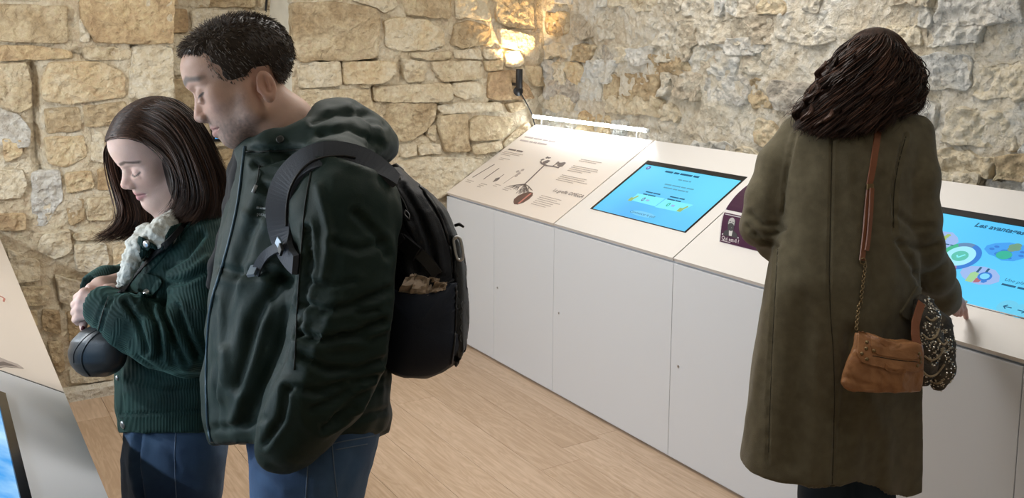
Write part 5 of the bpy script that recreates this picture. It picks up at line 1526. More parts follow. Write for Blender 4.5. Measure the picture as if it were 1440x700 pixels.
v, q = f.mesh(); v = wrinkle(v, q, .005, 18, octv=3, seed=2.)
cr = [([(176, 425), (196, 452), (208, 492)], 3.5, .011), ([(205, 425), (222, 455), (226, 500)], 3.5, .012), ([(232, 408), (228, 440), (245, 475), (262, 510)], 3.5, .012), ([(250, 430), (262, 465), (278, 500)], 3.5, .010), ([(190, 436), (205, 470), (212, 500)], 4, -.006), ([(218, 440), (232, 470), (238, 510)], 4, -.007), ([(240, 440), (252, 478), (262, 512)], 4, -.006),
      ([(150, 418), (140, 440), (134, 462)], 2, .004), ([(158, 420), (147, 446), (141, 470)], 2, .003), ([(235, 400), (260, 396), (290, 380)], 3.5, .010), ([(236, 375), (262, 360), (285, 330)], 4, .008), ([(240, 388), (268, 380), (292, 362)], 4, -.006), ([(163, 583), (240, 580), (300, 574)], 1.6, .005), ([(180, 540), (230, 552), (290, 545)], 6, .005), ([(195, 505), (230, 530), (285, 530)], 5, .006), ([(168, 520), (172, 580)], 3, .004)]
v = creases(v, q, cr)
cj = mkobj('jacket', v, q, M['cord'], wl, True)
ribattr(cj, v, [(W(268, 486, 1.935), W(147, 433, 1.945), .072), (W(294, 342, 2.03), W(284, 440, 1.955), .07)])
bc = bvh_of(cj)
M['fleece'] = mat('fleece', (.66, .66, .60), .95, bump=.6, bscale=160, sheen=.3)
f = Field(*bounds_px([(155, 285, 1.88), (275, 285, 2.15), (155, 415, 1.88), (275, 415, 2.15)], .04), .0034)
def leaf_cones(ff, L_, k=.012): ff.chain(C3(*L_), k)
leaf_cones(f, [(246, 306, 2.03, .020), (232, 318, 1.985, .022), (218, 331, 1.962, .020), (208, 338, 1.955, .014)])
leaf_cones(f, [(243, 318, 2.0, .018), (233, 334, 1.968, .018), (226, 344, 1.955, .010)])
leaf_cones(f, [(204, 326, 1.99, .018), (194, 346, 1.972, .021), (184, 370, 1.962, .018), (175, 390, 1.962, .013), (168, 402, 1.966, .008)])
leaf_cones(f, [(258, 302, 2.06, .02), (268, 306, 2.09, .02)])
v, q = f.mesh(); v = wrinkle(v, q, .006, 110, octv=2, seed=4.); v = wrinkle(v, q, .003, 40, octv=2)
fo = mkobj('fleece_collar', v, q, M['fleece'], wl, True)
bc2 = bvh_of(cj, fo)
M['button'] = mat('metal_button', (.62, .64, .66), .28, metal=.85)
def cordpatch(poly, name, lift=.002, thick=.005, bvv=None, **k):
    o_ = drape_patch(bvv or bc2, poly, lift, thick, name, M['cord'], cj, **k); off = o_.location
    ribattr(o_, np.array([tuple(w_.co) for w_ in o_.data.vertices])); return o_
cordpatch([(199, 333), (227, 349), (214, 362), (199, 370), (196, 350)], 'collar_tab')
cordpatch([(186, 398), (201, 383), (231, 390), (224, 408), (214, 421), (190, 415)], 'pocket_flap', bvv=bc, puff=.004)
cordpatch([(240, 318), (278, 306), (250, 338), (222, 372), (196, 402), (186, 412), (196, 390), (226, 352)], 'front_placket', thick=.004)
bc3 = bvh_of(cj, fo, *[c for c in cj.children])
for x, y, r in [(206, 343, .0085), (206, 411, .0085), (173, 597, .009), (165.5, 531, .006), (136, 466, .004)]:
    disc(bc3, x, y, r, .004, 'button', M['button'], cj)
drape(bc, [(163.5, 585), (230, 583), (300, 576)], .0014, .0006, 'hem_seam', M['seam'], cj)
drape(bc, [(153, 417), (144, 440), (138, 466)], .0012, .0004, 'cuff_seam', M['seam'], cj)
# crossed strap edge and round black shoulder bag
M['bagblack'] = mat('black_leather', (.012, .016, .019), .38, spec=.5, bump=.1, bscale=350)
g1 = W(132, 520, 1.93)
bag = empty('shoulder_bag', tuple(map(float, g1)), 'round black leather shoulder bag held under the clasped hands of the woman', 'bag')
f = Field(*bounds_px([(85, 450, 1.8), (190, 450, 2.05), (85, 540, 1.8), (190, 540, 2.05)], .03), .004)
f.loft([(458, 128, 172, 1.945, .030), (466, 112, 178, 1.942, .045), (480, 99, 182, 1.94, .052), (497, 94.5, 180, 1.94, .054), (512, 98, 176, 1.94, .052), (523, 107, 166, 1.942, .046), (530, 119, 150, 1.945, .030)], 2.2, 0)
v, q = f.mesh(); v = relax(v, q, 3)
bo = mkobj('bag_body', v, q, M['bagblack'], bag, True); bbv = bvh_of(bo)
drape(bbv, [(158, 459), (136, 468), (121, 484), (114, 500), (116, 516), (126, 528)], .0022, .0003, 'piping', M['bagblack'], bag)
drape(bbv, [(150, 459), (128, 467), (112, 482), (103, 497), (104, 510)], .0010, .0003, 'seam', M['lining'], bag)
strap(bc3, [(262, 312), (240, 336), (214, 363), (190, 390), (170, 412)], .014, .003, .003, 'strap', M['lining'], bag)
MB().tube([hit(bc3, 170, 412, .004), W(163, 425, 1.95), W(158, 445, 1.95), W(152, 462, 1.945)], .004, 8).build('strap_end', M['bagblack'], bag, True)
# jeans and shoes
M['denim2'] = denim('dark_blue_denim', (.062, .118, .21), (.026, .050, .10))
f = Field(*bounds_px([(160, 590, 1.9), (330, 590, 2.35), (160, 1200, 1.9), (330, 1200, 2.35)]), .009)
f.loft([(585, 176, 312, 2.13, .15), (620, 174, 316, 2.13, .155), (690, 180, 306, 2.13, .15), (720, 184, 300, 2.13, .10)], 2.4, 0)
f.chain(C3((258, 640, 2.06, .092), (255, 740, 2.06, .080), (250, 880, 2.06, .060), (252, 1000, 2.06, .048), (255, 1130, 2.06, .040)), .02)
f.chain(C3((225, 640, 2.20, .085), (220, 740, 2.21, .075), (214, 860, 2.22, .058), (216, 970, 2.23, .047), (218, 1060, 2.23, .040)), .02)
v, q = f.mesh(); v = wrinkle(v, q, .004, 22, octv=3); v = creases(v, q, [([(196, 612), (192, 650), (200, 700)], 4, .02), ([(210, 610), (240, 632), (250, 660)], 4, .004)])
j2 = mkobj('jeans', v, q, M['denim2'], wl, True); b2 = bvh_of(j2)
drape(b2, [(247, 606), (245, 650), (248, 700)], .0012, .0005, 'side_seam', M['stitch'], j2, n=5, dflt=2.0)
shoe(262, 1180, 2.06, wl, -CR * .5 - CF * .6); shoe(226, 1110, 2.23, wl, -CR * .5 - CF * .6)

DSH, RSC = 0.0, 1.0
# ------------------------------------------------------------------ woman in the long olive coat
g2 = W(1195, 1000, 2.43)
wr = empty('person', (float(g2[0]), float(g2[1]), 0), 'woman seen from behind in a long olive coat, touching the counter screen', 'person')
rg = np.random.default_rng(12)
neck = [(W(1218, 135, 2.42), .046), (W(1208, 165, 2.42), .05), (W(1202, 195, 2.42), .06)]
hr = Head(1230, 105, 2.43, 232, 26, 4, .90, dict(brow=(.094, .022), bridge=(.086, 0), tip=(.1145, -.033), lip=(.0965, -.060), chin=(.086, -.112)), h=.004, neck=neck, soft=.75, crz=.079)
skin_c = hr.colour(sk, (.52, .23, .24), (.05, .03, .025))
# hand resting on the counter
def panel_d(P, x, y): return float((onplane(x, y, P.o, P.n) - CAM) @ CF)
D0 = panel_d(P4, 1359, 448)
hf = Field(*bounds_px([(1315, 395, D0 - .2), (1372, 395, D0 + .1), (1315, 455, D0 - .2), (1372, 455, D0 + .1)], .04), .0026)
hx = D0 - .035
for kx, ky, dd, r in [(1352, 425, 0, .0115), (1347, 428, -.010, .0115), (1342, 430, -.020, .0115), (1337, 431, -.028, .0105)]: hf.cone(W(1333, 412, hx - .04), W(kx, ky, hx + dd), .024, r, .008)
hf.chain(C3((1352, 425, hx, .0105), (1356, 436, hx + .014, .0088), (1358.5, 446, D0 - .006, .0072)), .003)
hf.chain(C3((1347, 428, hx - .010, .0105), (1350.5, 436, hx + .004, .0088), (1350, 442, hx + .012, .0075)), .003)
hf.chain(C3((1342, 430, hx - .020, .0105), (1345, 437, hx - .008, .0088), (1346, 442, hx - .004, .0075)), .003)
hf.chain(C3((1337, 431, hx - .028, .0098), (1340, 438, hx - .022, .0082), (1343, 441, hx - .020, .007)), .003)
hf.chain(C3((1326, 424, hx - .05, .014), (1328, 435, hx - .05, .0105), (1333.5, 441, hx - .045, .008)), .004)
hf.cone(W(1320, 395, hx - .09), W(1334, 413, hx - .04), .026, .026, .01)
vh, qh = hf.mesh()
bf = Field(*bounds_px([(1100, 170, 2.2), (1310, 170, 2.65), (1100, 600, 2.2), (1310, 600, 2.65)]), .014)
bf.loft([(178, 1160, 1255, 2.43, .07), (210, 1135, 1275, 2.43, .1), (600, 1120, 1265, 2.43, .1)]); vb, qb = bf.mesh()
V_ = np.concatenate([hr.V, vh, vb]); Q_ = np.concatenate([hr.Q, qh + len(hr.V), qb + len(hr.V) + len(vh)])
hcol = np.tile(np.array((.60, .36, .32)), (len(vh), 1)) * (1 + .08 * fbm(vh * 90, 2))[:, None]
o = mkobj('body', V_, Q_, M['skin'], wr, True); colattr(o, np.concatenate([skin_c, hcol, np.tile(sk, (len(vb), 1))]))
a_ = W(1357.2, 425.5, hx + .004)
rp_ = [a_ + .0095 * (math.cos(t) * CR * .8 + math.cos(t) * CD * -.5 + math.sin(t) * CF) for t in np.linspace(0, 2 * math.pi, 17)]
MB().tube([q_ - CR * .003 for q_ in rp_], .0016, 6, False).build('finger_ring', mat('gold', (.75, .62, .40), .25, metal=1), o, True)
# hair, wavy shoulder length
cap = hair_cap(hr, .010, lambda x: np.interp(x, [-.1, -.02, .02, .045, .07, .1], [-.11, -.10, -.03, .045, .066, .072]), 'hair', wr, (.016, .008, .007))
K_ = [[(1213,51,2.46),(1215,53,2.41),(1192,64,2.40),(1174,92,2.38),(1155,118,2.37),(1146,140,2.355),(1126,162,2.33),(1124,178,2.31)],
      [(1221,49,2.46),(1222,51,2.39),(1202,70,2.35),(1182,100,2.33),(1164,130,2.32),(1156,155,2.305),(1140,184,2.29)],
      [(1229,48,2.46),(1230,50,2.38),(1212,75,2.33),(1194,110,2.31),(1178,145,2.295),(1162,190,2.275)],
      [(1235,48,2.46),(1235,50,2.37),(1224,80,2.32),(1207,120,2.30),(1196,155,2.285),(1184,193,2.27)],
      [(1239,48,2.46),(1239,50,2.37),(1235,80,2.32),(1227,120,2.30),(1216,150,2.285),(1205,186,2.27)],
      [(1243,49,2.46),(1243,51,2.37),(1248,80,2.32),(1247,120,2.30),(1239,150,2.29),(1232,184,2.28)],
      [(1249,51,2.46),(1249,53,2.38),(1266,80,2.34),(1270,120,2.32),(1261,148,2.31),(1242,166,2.295)],
      [(1255,53,2.46),(1254,55,2.40),(1278,80,2.37),(1284,115,2.36),(1278,145,2.345),(1258,162,2.325)],
      [(1259,57,2.46),(1258,59,2.43),(1284,85,2.43),(1289,125,2.43),(1281,160,2.42)],
      [(1255,59,2.46),(1254,61,2.47),(1280,95,2.51),(1280,145,2.53)],
      [(1234,52,2.46),(1235,54,2.48),(1243,90,2.55),(1239,160,2.54)], [(1203,67,2.46),(1205,69,2.46),(1180,110,2.50),(1160,165,2.46)], [(1213,51,2.46),(1215,53,2.41),(1192,64,2.40),(1174,92,2.40),(1155,118,2.40),(1142,140,2.40),(1120,165,2.36)]]
S1 = sheet(K_, 3000, rg, m_=28, jit=.0035, clump=3.4, wave=(.024, 15, 2.1)); S2 = sheet(K_, 1400, rg, m_=28, jit=.006, clump=2.7, wave=(.026, 13.5, 2.1)); S0 = sheet(K_, 1500, rg, m_=20, jit=.006, wave=(.008, 13, 2.1)) + CF * .015
S_ = push_out(np.concatenate([S1, S2]), hr, .014)
cols = haircols(len(S_), rg, (.015, .0085, .007), (.125, .060, .040), 2.4)
strands(S_, rg.uniform(.0012, .0024, len(S_)), 'hair_strands', cap, cols, taper=.6)
S0 = push_out(S0, hr, .008)
strands(S0, rg.uniform(.003, .005, len(S0)), 'hair_strands', cap, haircols(len(S0), rg, (.012, .006, .005), (.03, .014, .011)), taper=.6)
# loose curled locks over the back
LK = []
for x_, y_, d_, ln_, am_, sl_ in [(1128,140,2.325,42,6,-8),(1140,146,2.305,42,7,-6),(1154,150,2.29,42,7,-4),(1168,154,2.28,40,8,-2),(1184,154,2.275,38,8,0),(1200,150,2.275,38,7,2),(1216,146,2.275,38,7,2),(1234,150,2.285,36,6,2),
        (1248,128,2.295,38,6,-6),(1262,118,2.305,40,6,-6),(1272,108,2.33,44,5,-4),(1150,112,2.325,44,8,-14),(1168,108,2.31,46,9,-10),(1188,104,2.30,48,9,-6),(1208,104,2.295,46,9,-2),(1230,104,2.295,46,8,0),(1250,100,2.30,44,8,2),(1160,86,2.345,40,7,-10),(1180,80,2.33,44,8,-10),(1204,78,2.315,44,8,-8)]:
    ph = rg.random() * 6.3; t = np.linspace(0, 1, 22); nS = 70
    cx_ = x_ + sl_ * t + am_ * np.sin(t * 7.5 + ph) * np.clip(t * 2.2, .25, 1); cy_ = y_ + ln_ * t; cd_ = d_ - .010 + .012 * np.cos(t * 7.5 + ph)
    core = np.array([W(a, b, c) for a, b, c in zip(cx_, cy_, cd_)])
    ang = rg.random(nS) * 6.28; rr_ = .0075 * np.sqrt(rg.random(nS))
    off = (rr_ * np.cos(ang))[:, None] * CR + (rr_ * np.sin(ang))[:, None] * CF
    LK.append(core[None] + off[:, None] * (np.sin(np.clip(t, .03, 1) * 2.9) * .9 + .25)[None, :, None])
LK = push_out(np.concatenate(LK), hr, .020)
lc_ = np.repeat(rg.random(20) ** 1.5, 70)[:, None]
strands(LK, rg.uniform(.0011, .0020, len(LK)), 'hair_locks', cap, (np.array((.018, .0095, .0075)) * (1 - lc_) + np.array((.115, .058, .040)) * lc_) * rg.uniform(.6, 1.4, (len(LK), 1)), taper=.5)
# coat
def wool(name, c, c2):
    return mat(name, c, .92, spec=.12, bump=.35, bscale=700, col2=c2, vscale=40, sheen=.25)
M['wool'] = wool('olive_wool', (.165, .144, .094), (.132, .115, .075))
f = Field(*bounds_px([(1020, 150, 2.1), (1365, 150, 2.85), (1020, 730, 2.1), (1365, 730, 2.85)], .04), .0068)
f.loft([(156, 1160, 1270, 2.42, .07), (163, 1118, 1302, 2.42, .10), (174, 1106, 1309, 2.42, .125), (200, 1103, 1308, 2.42, .145), (250, 1102, 1300, 2.425, .158), (310, 1096, 1294, 2.43, .165), (370, 1082, 1292, 2.43, .172), (440, 1068, 1294, 2.43, .18), (520, 1056, 1297, 2.43, .185), (600, 1046, 1298, 2.43, .19), (720, 1032, 1296, 2.43, .195)], 2.5, 0)
f.chain(C3((1122, 186, 2.40, .044), (1097, 230, 2.40, .055), (1078, 280, 2.40, .054), (1068, 318, 2.41, .050), (1088, 338, 2.47, .047), (1125, 330, 2.58, .042), (1150, 318, 2.66, .036)), .022)
f.chain(C3((1288, 190, 2.39, .046), (1287, 250, 2.375, .056), (1287, 305, 2.385, .057), (1293, 345, 2.42, .055), (1310, 385, 2.50, .052), (1322, 410, 2.575, .050), (1328, 420, 2.60, .049)), .022)
f.cone(W(1326, 418, 2.60), W(1345, 440, 2.75), .036, .040, .003, 'cut')
f.cone(W(1222, 130, 2.42), W(1205, 180, 2.42), .05, .055, .01, 'cut')
zh = float(W(1200, 696, 2.245)[2])
f.cutfn(lambda P: zh - P[..., 2] - .075 * np.clip(((P - W(1200, 690, 2.4)) @ CR) / .13, -.3, 1))
v, q = f.mesh(); v = wrinkle(v, q, .005, 9, octv=3, seed=6.)
v = wrinkle(v, q, .006, 16, axis=(0, 0, 1), stretch=5, octv=2, seed=1.)
cr = [([(1170, 195), (1168, 300), (1165, 420), (1176, 520), (1172, 640), (1170, 700)], 1.8, .0035), ([(1092, 345), (1088, 430), (1082, 540), (1080, 650)], 1.8, .004), ([(1273, 190), (1262, 230), (1255, 275), (1256, 330)], 2.2, .008), ([(1118, 190), (1107, 240), (1100, 300)], 2, .006),
      ([(1200, 470), (1190, 560), (1178, 690)], 10, .012), ([(1220, 560), (1240, 610), (1245, 700)], 14, -.010), ([(1130, 420), (1122, 520), (1110, 650)], 12, .008), ([(1150, 480), (1146, 580), (1140, 680)], 10, -.007), ([(1262, 340), (1285, 375), (1300, 410)], 4, .008), ([(1260, 300), (1285, 320), (1310, 318)], 4, .005), ([(1270, 345), (1300, 350), (1318, 345)], 4, .007), ([(1285, 385), (1310, 385), (1330, 372)], 4, .005),
      ([(1056, 300), (1075, 316), (1100, 318)], 3.5, .008), ([(1062, 328), (1085, 330), (1105, 322)], 3, .007), ([(1052, 318), (1072, 338), (1095, 345)], 3, .006), ([(1240, 250), (1225, 330), (1228, 420)], 10, .006), ([(1190, 230), (1196, 300)], 9, -.004), ([(1130, 560), (1180, 600)], 9, .003)]
v = creases(v, q, cr)
ct = mkobj('coat', v, q, M['wool'], wr, True); bct = bvh_of(ct)
M['woolseam'] = mat('coat_seam', (.030, .026, .016), .95)
for pl in [[(1170, 198), (1168, 300), (1166, 420), (1174, 520), (1172, 640), (1170, 688)], [(1094, 350), (1089, 430), (1084, 540), (1081, 636)], [(1274, 192), (1263, 230), (1256, 275), (1257, 320)]]:
    drape(bct, pl, .0011, .0002, 'seam', M['woolseam'], ct, n=5)
drape_patch(bct, [(1288, 402), (1295, 406), (1279, 452), (1262, 441), (1270, 432)], .001, .005, 'pocket_welt', M['wool'], ct)
# trousers and shoes
f = Field(*bounds_px([(1100, 620, 2.25), (1260, 620, 2.6), (1100, 1060, 2.25), (1260, 1060, 2.6)]), .010)
f.chain(C3((1160, 560, 2.42, .075), (1158, 700, 2.42, .062), (1160, 850, 2.42, .050), (1162, 1000, 2.42, .042)), .01)
f.chain(C3((1222, 560, 2.42, .075), (1222, 700, 2.42, .062), (1222, 850, 2.42, .050), (1222, 1000, 2.42, .042)), .01)
v, q = f.mesh(); mkobj('trousers', v, q, mat('navy_denim', (.012, .030, .055), .8), wr, True)
fdir = CF * .8 + CR * .6
shoe(1162, 1035, 2.42, wr, fdir); shoe(1222, 1035, 2.42, wr, fdir)
# ------------------------------------------------------------------ tan handbag
M['tan'] = mat('tan_leather', (.46, .225, .10), .34, spec=.5, bump=.5, bscale=55, col2=(.33, .145, .06), vscale=26, distort=.8)
M['tan2'] = mat('tan_strap', (.27, .10, .05), .4, spec=.5, bump=.2, bscale=120)
M['brass'] = mat('old_brass', (.30, .22, .12), .35, metal=.9)
hd = 2.185
gb = W(1240, 549, hd)
hb = empty('handbag', tuple(map(float, gb)), 'tan leather flap handbag with a chain strap hanging on the long olive coat', 'bag')
f = Field(*bounds_px([(1170, 450, hd - .08), (1310, 450, hd + .08), (1170, 560, hd - .08), (1310, 560, hd + .08)], .03), .004)
f.loft([(468, 1203, 1294, hd, .018), (485, 1199, 1297, hd, .030), (505, 1190, 1298, hd, .038), (525, 1184, 1298, hd, .042), (538, 1182, 1298, hd, .042), (546, 1186, 1297, hd, .038), (551, 1194, 1295, hd, .028)], 2.6, 0)
# slanting top edge
e0, e1 = W(1205, 462, hd), W(1262, 483, hd); nn = np.cross(e1 - e0, CF); nn /= np.linalg.norm(nn)
if nn[2] < 0: nn = -nn
f.cutfn(lambda P: np.minimum((P - e0) @ nn, (P - W(1262, 481, hd)) @ np.array([0, 0, 1.])))
v, q = f.mesh(); v = wrinkle(v, q, .004, 40, octv=2, seed=2.)
v = creases(v, q, [([(1188, 530), (1215, 540), (1250, 546)], 4, .003), ([(1235, 525), (1245, 540)], 3, .003), ([(1196, 520), (1206, 545)], 3, .003)])
bb = mkobj('bag_body', v, q, M['tan'], hb, True); bbt = bvh_of(bb)
fl_ = drape_patch(bbt, [(1208, 465), (1224, 471), (1256, 484), (1294, 482), (1297, 500), (1296, 523), (1262, 521), (1228, 515), (1205, 507)], .001, .004, 'flap', M['tan'], hb, sm=1, dflt=hd - .02)
bfl = bvh_of(bb, fl_)
drape_patch(bfl, [(1224, 473), (1232, 478), (1262, 492), (1290, 497), (1291, 506), (1258, 503), (1226, 497)], .0005, .0022, 'flap_trim', M['tan'], hb, dflt=hd - .03)
drape_patch(bfl, [(1245, 511), (1273, 517), (1272, 526), (1243, 521)], .001, .004, 'clasp_tab', M['tan'], hb, dflt=hd - .03)
bfl = bvh_of(bb, *[c for c in hb.children])
for x, y in [(1219, 481), (1218, 490), (1212, 497), (1219, 505), (1229, 493), (1292, 497), (1294, 503), (1290, 514), (1294, 509)]:
    disc(bfl, x, y, .0042, .003, 'stud', M['brass'], hb, n=10)
drape(bfl, [(1227, 500), (1258, 506), (1291, 509)], .0008, .0004, 'stitching', M['seam'], hb, n=5)
# strap: leather band on the back, doubled tail, then chain
strap(bct, [(1236, 172), (1232, 200), (1226, 240), (1221, 262)], .017, .003, .002, 'strap', M['tan2'], hb)
strap(bct, [(1221, 262), (1217, 300), (1213, 340), (1210, 366)], .016, .003, .004, 'strap', M['tan2'], hb)
strap(bct, [(1222, 264), (1220, 300), (1216, 340), (1214, 352)], .013, .003, .009, 'strap_tail', M['tan2'], hb)
buckle(bct, 1221, 262, .010, .007, 0, 'strap_buckle', M['brass'], hb, .004, .005)
ch0, ch1 = hit(bct, 1211, 369, .008), W(1204, 463, hd - .005)
nl = 26
for i in range(nl):
    c = ch0 + (ch1 - ch0) * (i + .5) / nl - CF * .0; t = (ch1 - ch0) / np.linalg.norm(ch1 - ch0)
    if i < nl * .6:
        px_, py_, _ = proj(c); c2 = hit(bct, float(px_), float(py_), .007); c = c2 if c2 is not None else c
    s_ = np.cross(t, CF if i % 2 else CR); s_ /= np.linalg.norm(s_)
    ring = [c + t * math.cos(a) * .0052 + s_ * math.sin(a) * .0034 for a in np.linspace(0, 2 * math.pi, 11)]
    MB().tube(ring, .0012, 5, False).build('chain_link', M['brass'], hb, True)
r0 = hit(bct, 1210.5, 367, .008); MB().tube([r0 + .007 * (math.cos(a) * CR + math.sin(a) * CD) for a in np.linspace(0, 2 * math.pi, 15)], .0013, 6, False).build('strap_ring', M['brass'], hb, True)
strap(None, None, .020, .004, 0, 'side_strap', M['tan2'], hb, pts3=[W(1289, 484, hd - .012), W(1287, 470, hd - .004), W(1287, 455, hd + .01), W(1291, 440, hd + .03), W(1296, 425, hd + .05)], out_dir=-CF)
# ------------------------------------------------------------------ sequinned scarf bundle
M['scarf'] = mat('dark_scarf', (.035, .035, .036), .75, bump=.4, bscale=200, col2=(.12, .10, .075), vscale=35, distort=1.2)
gs = W(1314, 545, 2.33)
sf = empty('scarf', tuple(map(float, gs)), 'dark sequinned scarf bunched behind the tan handbag', 'scarf')
f = Field(*bounds_px([(1275, 405, 2.2), (1350, 405, 2.45), (1275, 555, 2.2), (1350, 555, 2.45)], .03), .0045)
for ch in [((1297, 425, 2.285, .018), (1302, 450, 2.27, .028), (1304, 485, 2.26, .034), (1300, 515, 2.26, .028), (1296, 532, 2.27, .018)),
           ((1306, 428, 2.31, .016), (1318, 455, 2.30, .030), (1322, 490, 2.295, .034), (1322, 520, 2.295, .030), (1318, 538, 2.30, .018)),
           ((1312, 440, 2.33, .014), (1327, 470, 2.325, .020), (1331, 500, 2.32, .018), (1328, 530, 2.32, .012))]:
    f.chain(C3(*ch), .012)
v, q = f.mesh(); v = wrinkle(v, q, .007, 30, octv=3, seed=8.)
so = mkobj('scarf_cloth', v, q, M['scarf'], sf, True); bs = bvh_of(so)
N_ = vnormals(v, q)
rr = np.random.default_rng(3)
M['sequin'] = mat('sequin', (.75, .73, .66), .18, metal=.9); M['cordb'] = mat('cream_braid', (.45, .36, .24), .7, bump=.4, bscale=300)
mb = MB(); pk = rr.choice(len(v), 1500, replace=False)
for i in pk:
    p = v[i] + N_[i] * .0012; ph = fbm((v[i] * 38)[None], 2)[0]
    if ph < -.05: continue
    a = np.cross(N_[i], CR); a /= np.linalg.norm(a) + 1e-9; b = np.cross(N_[i], a); r = rr.uniform(.0016, .0030)
    mb.add([p + r * (math.cos(t) * a + math.sin(t) * b) + N_[i] * rr.uniform(-.0006, .0006) for t in np.linspace(0, 2 * math.pi, 7)[:-1]] + [p + N_[i] * .0016], [[k, (k + 1) % 6, 6] for k in range(6)])
tag(mb.build('sequins', M['sequin'], sf), kind='stuff')
for k, pl in enumerate([[(1298, 470), (1306, 478), (1316, 474), (1320, 462)], [(1300, 500), (1310, 508), (1322, 500), (1326, 488)], [(1296, 520), (1306, 530), (1318, 526), (1328, 512)], [(1302, 445), (1310, 452), (1318, 446)], [(1318, 476), (1326, 486), (1332, 480)], [(1308, 535), (1318, 540), (1328, 532)]]):
    drape(bs, pl, .0026, .001, 'braid', M['cordb'], sf, n=6)
# ------------------------------------------------------------------ backpack
M['pack'] = mat('black_nylon', (.010, .012, .017), .6, spec=.35, bump=.3, bscale=420)
M['packnavy'] = mat('navy_stretch', (.018, .024, .040), .62, spec=.3, bump=.15, bscale=600)
M['packgrey'] = mat('charcoal_panel', (.030, .033, .036), .55, spec=.35, bump=.2, bscale=300)
M['strapgrey'] = mat('grey_strap', (.060, .068, .085), .62, spec=.3, bump=.2, bscale=500)
M['plastic'] = mat('black_plastic', (.012, .012, .014), .35)
gp = W(595, 530, 1.83)
bp_ = empty('backpack', tuple(map(float, gp)), 'black backpack with navy side pocket worn by the man in the hooded jacket', 'backpack')
f = Field(*bounds_px([(510, 225, 1.6), (680, 225, 2.05), (510, 545, 1.6), (680, 545, 2.05)], .03), .0055)
f.loft([(236, 542, 562, 1.84, .07), (250, 540, 580, 1.84, .105), (270, 540, 604, 1.84, .13), (295, 541, 628, 1.84, .142), (330, 542, 643, 1.84, .15), (380, 543, 652, 1.84, .155), (440, 543, 655, 1.84, .158), (490, 543, 651, 1.84, .155), (512, 545, 640, 1.84, .145), (524, 548, 622, 1.84, .125), (531, 566, 604, 1.84, .09)], 2.8, 0)
v, q = f.mesh(); v = relax(v, q, 2); v = wrinkle(v, q, .004, 20, octv=3, seed=5.)
v = creases(v, q, [([(566, 262), (588, 300), (604, 340), (614, 385)], 3, .008), ([(598, 272), (622, 310), (636, 350), (640, 400), (640, 500)], 2.5, .007), ([(550, 300), (575, 340), (585, 380)], 5, .006), ([(600, 300), (616, 340), (622, 380)], 5, -.007), ([(560, 290), (578, 320)], 4, -.005)])
pk_ = mkobj('pack_body', v, q, M['pack'], bp_, True); bp = bvh_of(pk_)
gp_ = drape_patch(bp, [(634, 330), (650, 352), (655, 400), (656, 470), (648, 508), (640, 520), (641, 450), (640, 380)], .001, .005, 'back_panel', M['packgrey'], bp_)
sp_ = drape_patch(bp, [(536, 398), (560, 408), (590, 414), (620, 408), (638, 392), (641, 440), (636, 500), (614, 520), (574, 524), (548, 514), (534, 480)], .002, .010, 'side_pocket', M['packnavy'], bp_, puff=.012, sm=2)
bp2 = bvh_of(pk_, sp_, gp_)
drape(bp2, [(537, 399), (560, 408), (590, 414), (620, 408), (637, 393)], .0028, .001, 'pocket_hem', M['pack'], bp_)
drape(bp2, [(640, 360), (641, 420), (640, 470), (634, 512)], .0022, .001, 'piping', M['plastic'], bp_)
drape(bp, [(552, 258), (572, 290), (576, 310)], .0022, .001, 'zipper', M['plastic'], bp_)
drape(bp, [(590, 262), (616, 296), (632, 340), (636, 385)], .0026, .0012, 'zipper', M['plastic'], bp_)
strap(bp, [(556, 282), (560, 310), (566, 334), (576, 346), (594, 358), (606, 372), (616, 386)], .022, .003, .007, 'compression_strap', M['plastic'], bp_, sm=30)
buckle(bp, 580, 347, .022, .014, .55, 'buckle', M['plastic'], bp_, .008, .008)
buckle(bp, 564, 338, .007, .012, .9, 'strap_slider', M['plastic'], bp_, .008, .006)
a_, b_ = hit(bp, 572, 296, .006), hit(bp, 573.5, 309, .006)
lp = [a_ + (b_ - a_) * t + CR * .004 * math.sin(math.pi * t) for t in np.linspace(0, 1, 6)] + [a_ + (b_ - a_) * t - CR * .004 * math.sin(math.pi * t) for t in np.linspace(1, 0, 6)]
MB().tube(lp, .0014, 6, False).build('zip_pull', mat('zip_pull', (.25, .26, .28), .35, metal=.6), bp_, True)
p0 = hit(bp2, 647, 317, .0, 1.78)
MB().tube([W(640, 317, 1.74), W(646, 315, 1.735), W(652, 319, 1.73)], [.003, .0035, .002], 8).build('zip_tab', M['plastic'], bp_, True)
# carabiner
c0 = np.array(hit(bp2, 640, 351, .010))
sh = [(-6, -13), (-1, -17), (4, -14), (7, 4), (8, 12), (4, 17), (-1, 15), (-3, 8), (-6, -8)]
pts = [c0 + CR * x * 1.72 / FPX + CD * y * 1.72 / FPX for x, y in smooth_poly(sh + [sh[0]], 2)]
MB().tube(pts, .0030, 8, False).build('carabiner', mat('carabiner', (.62, .62, .63), .3, metal=.8), bp_, True)
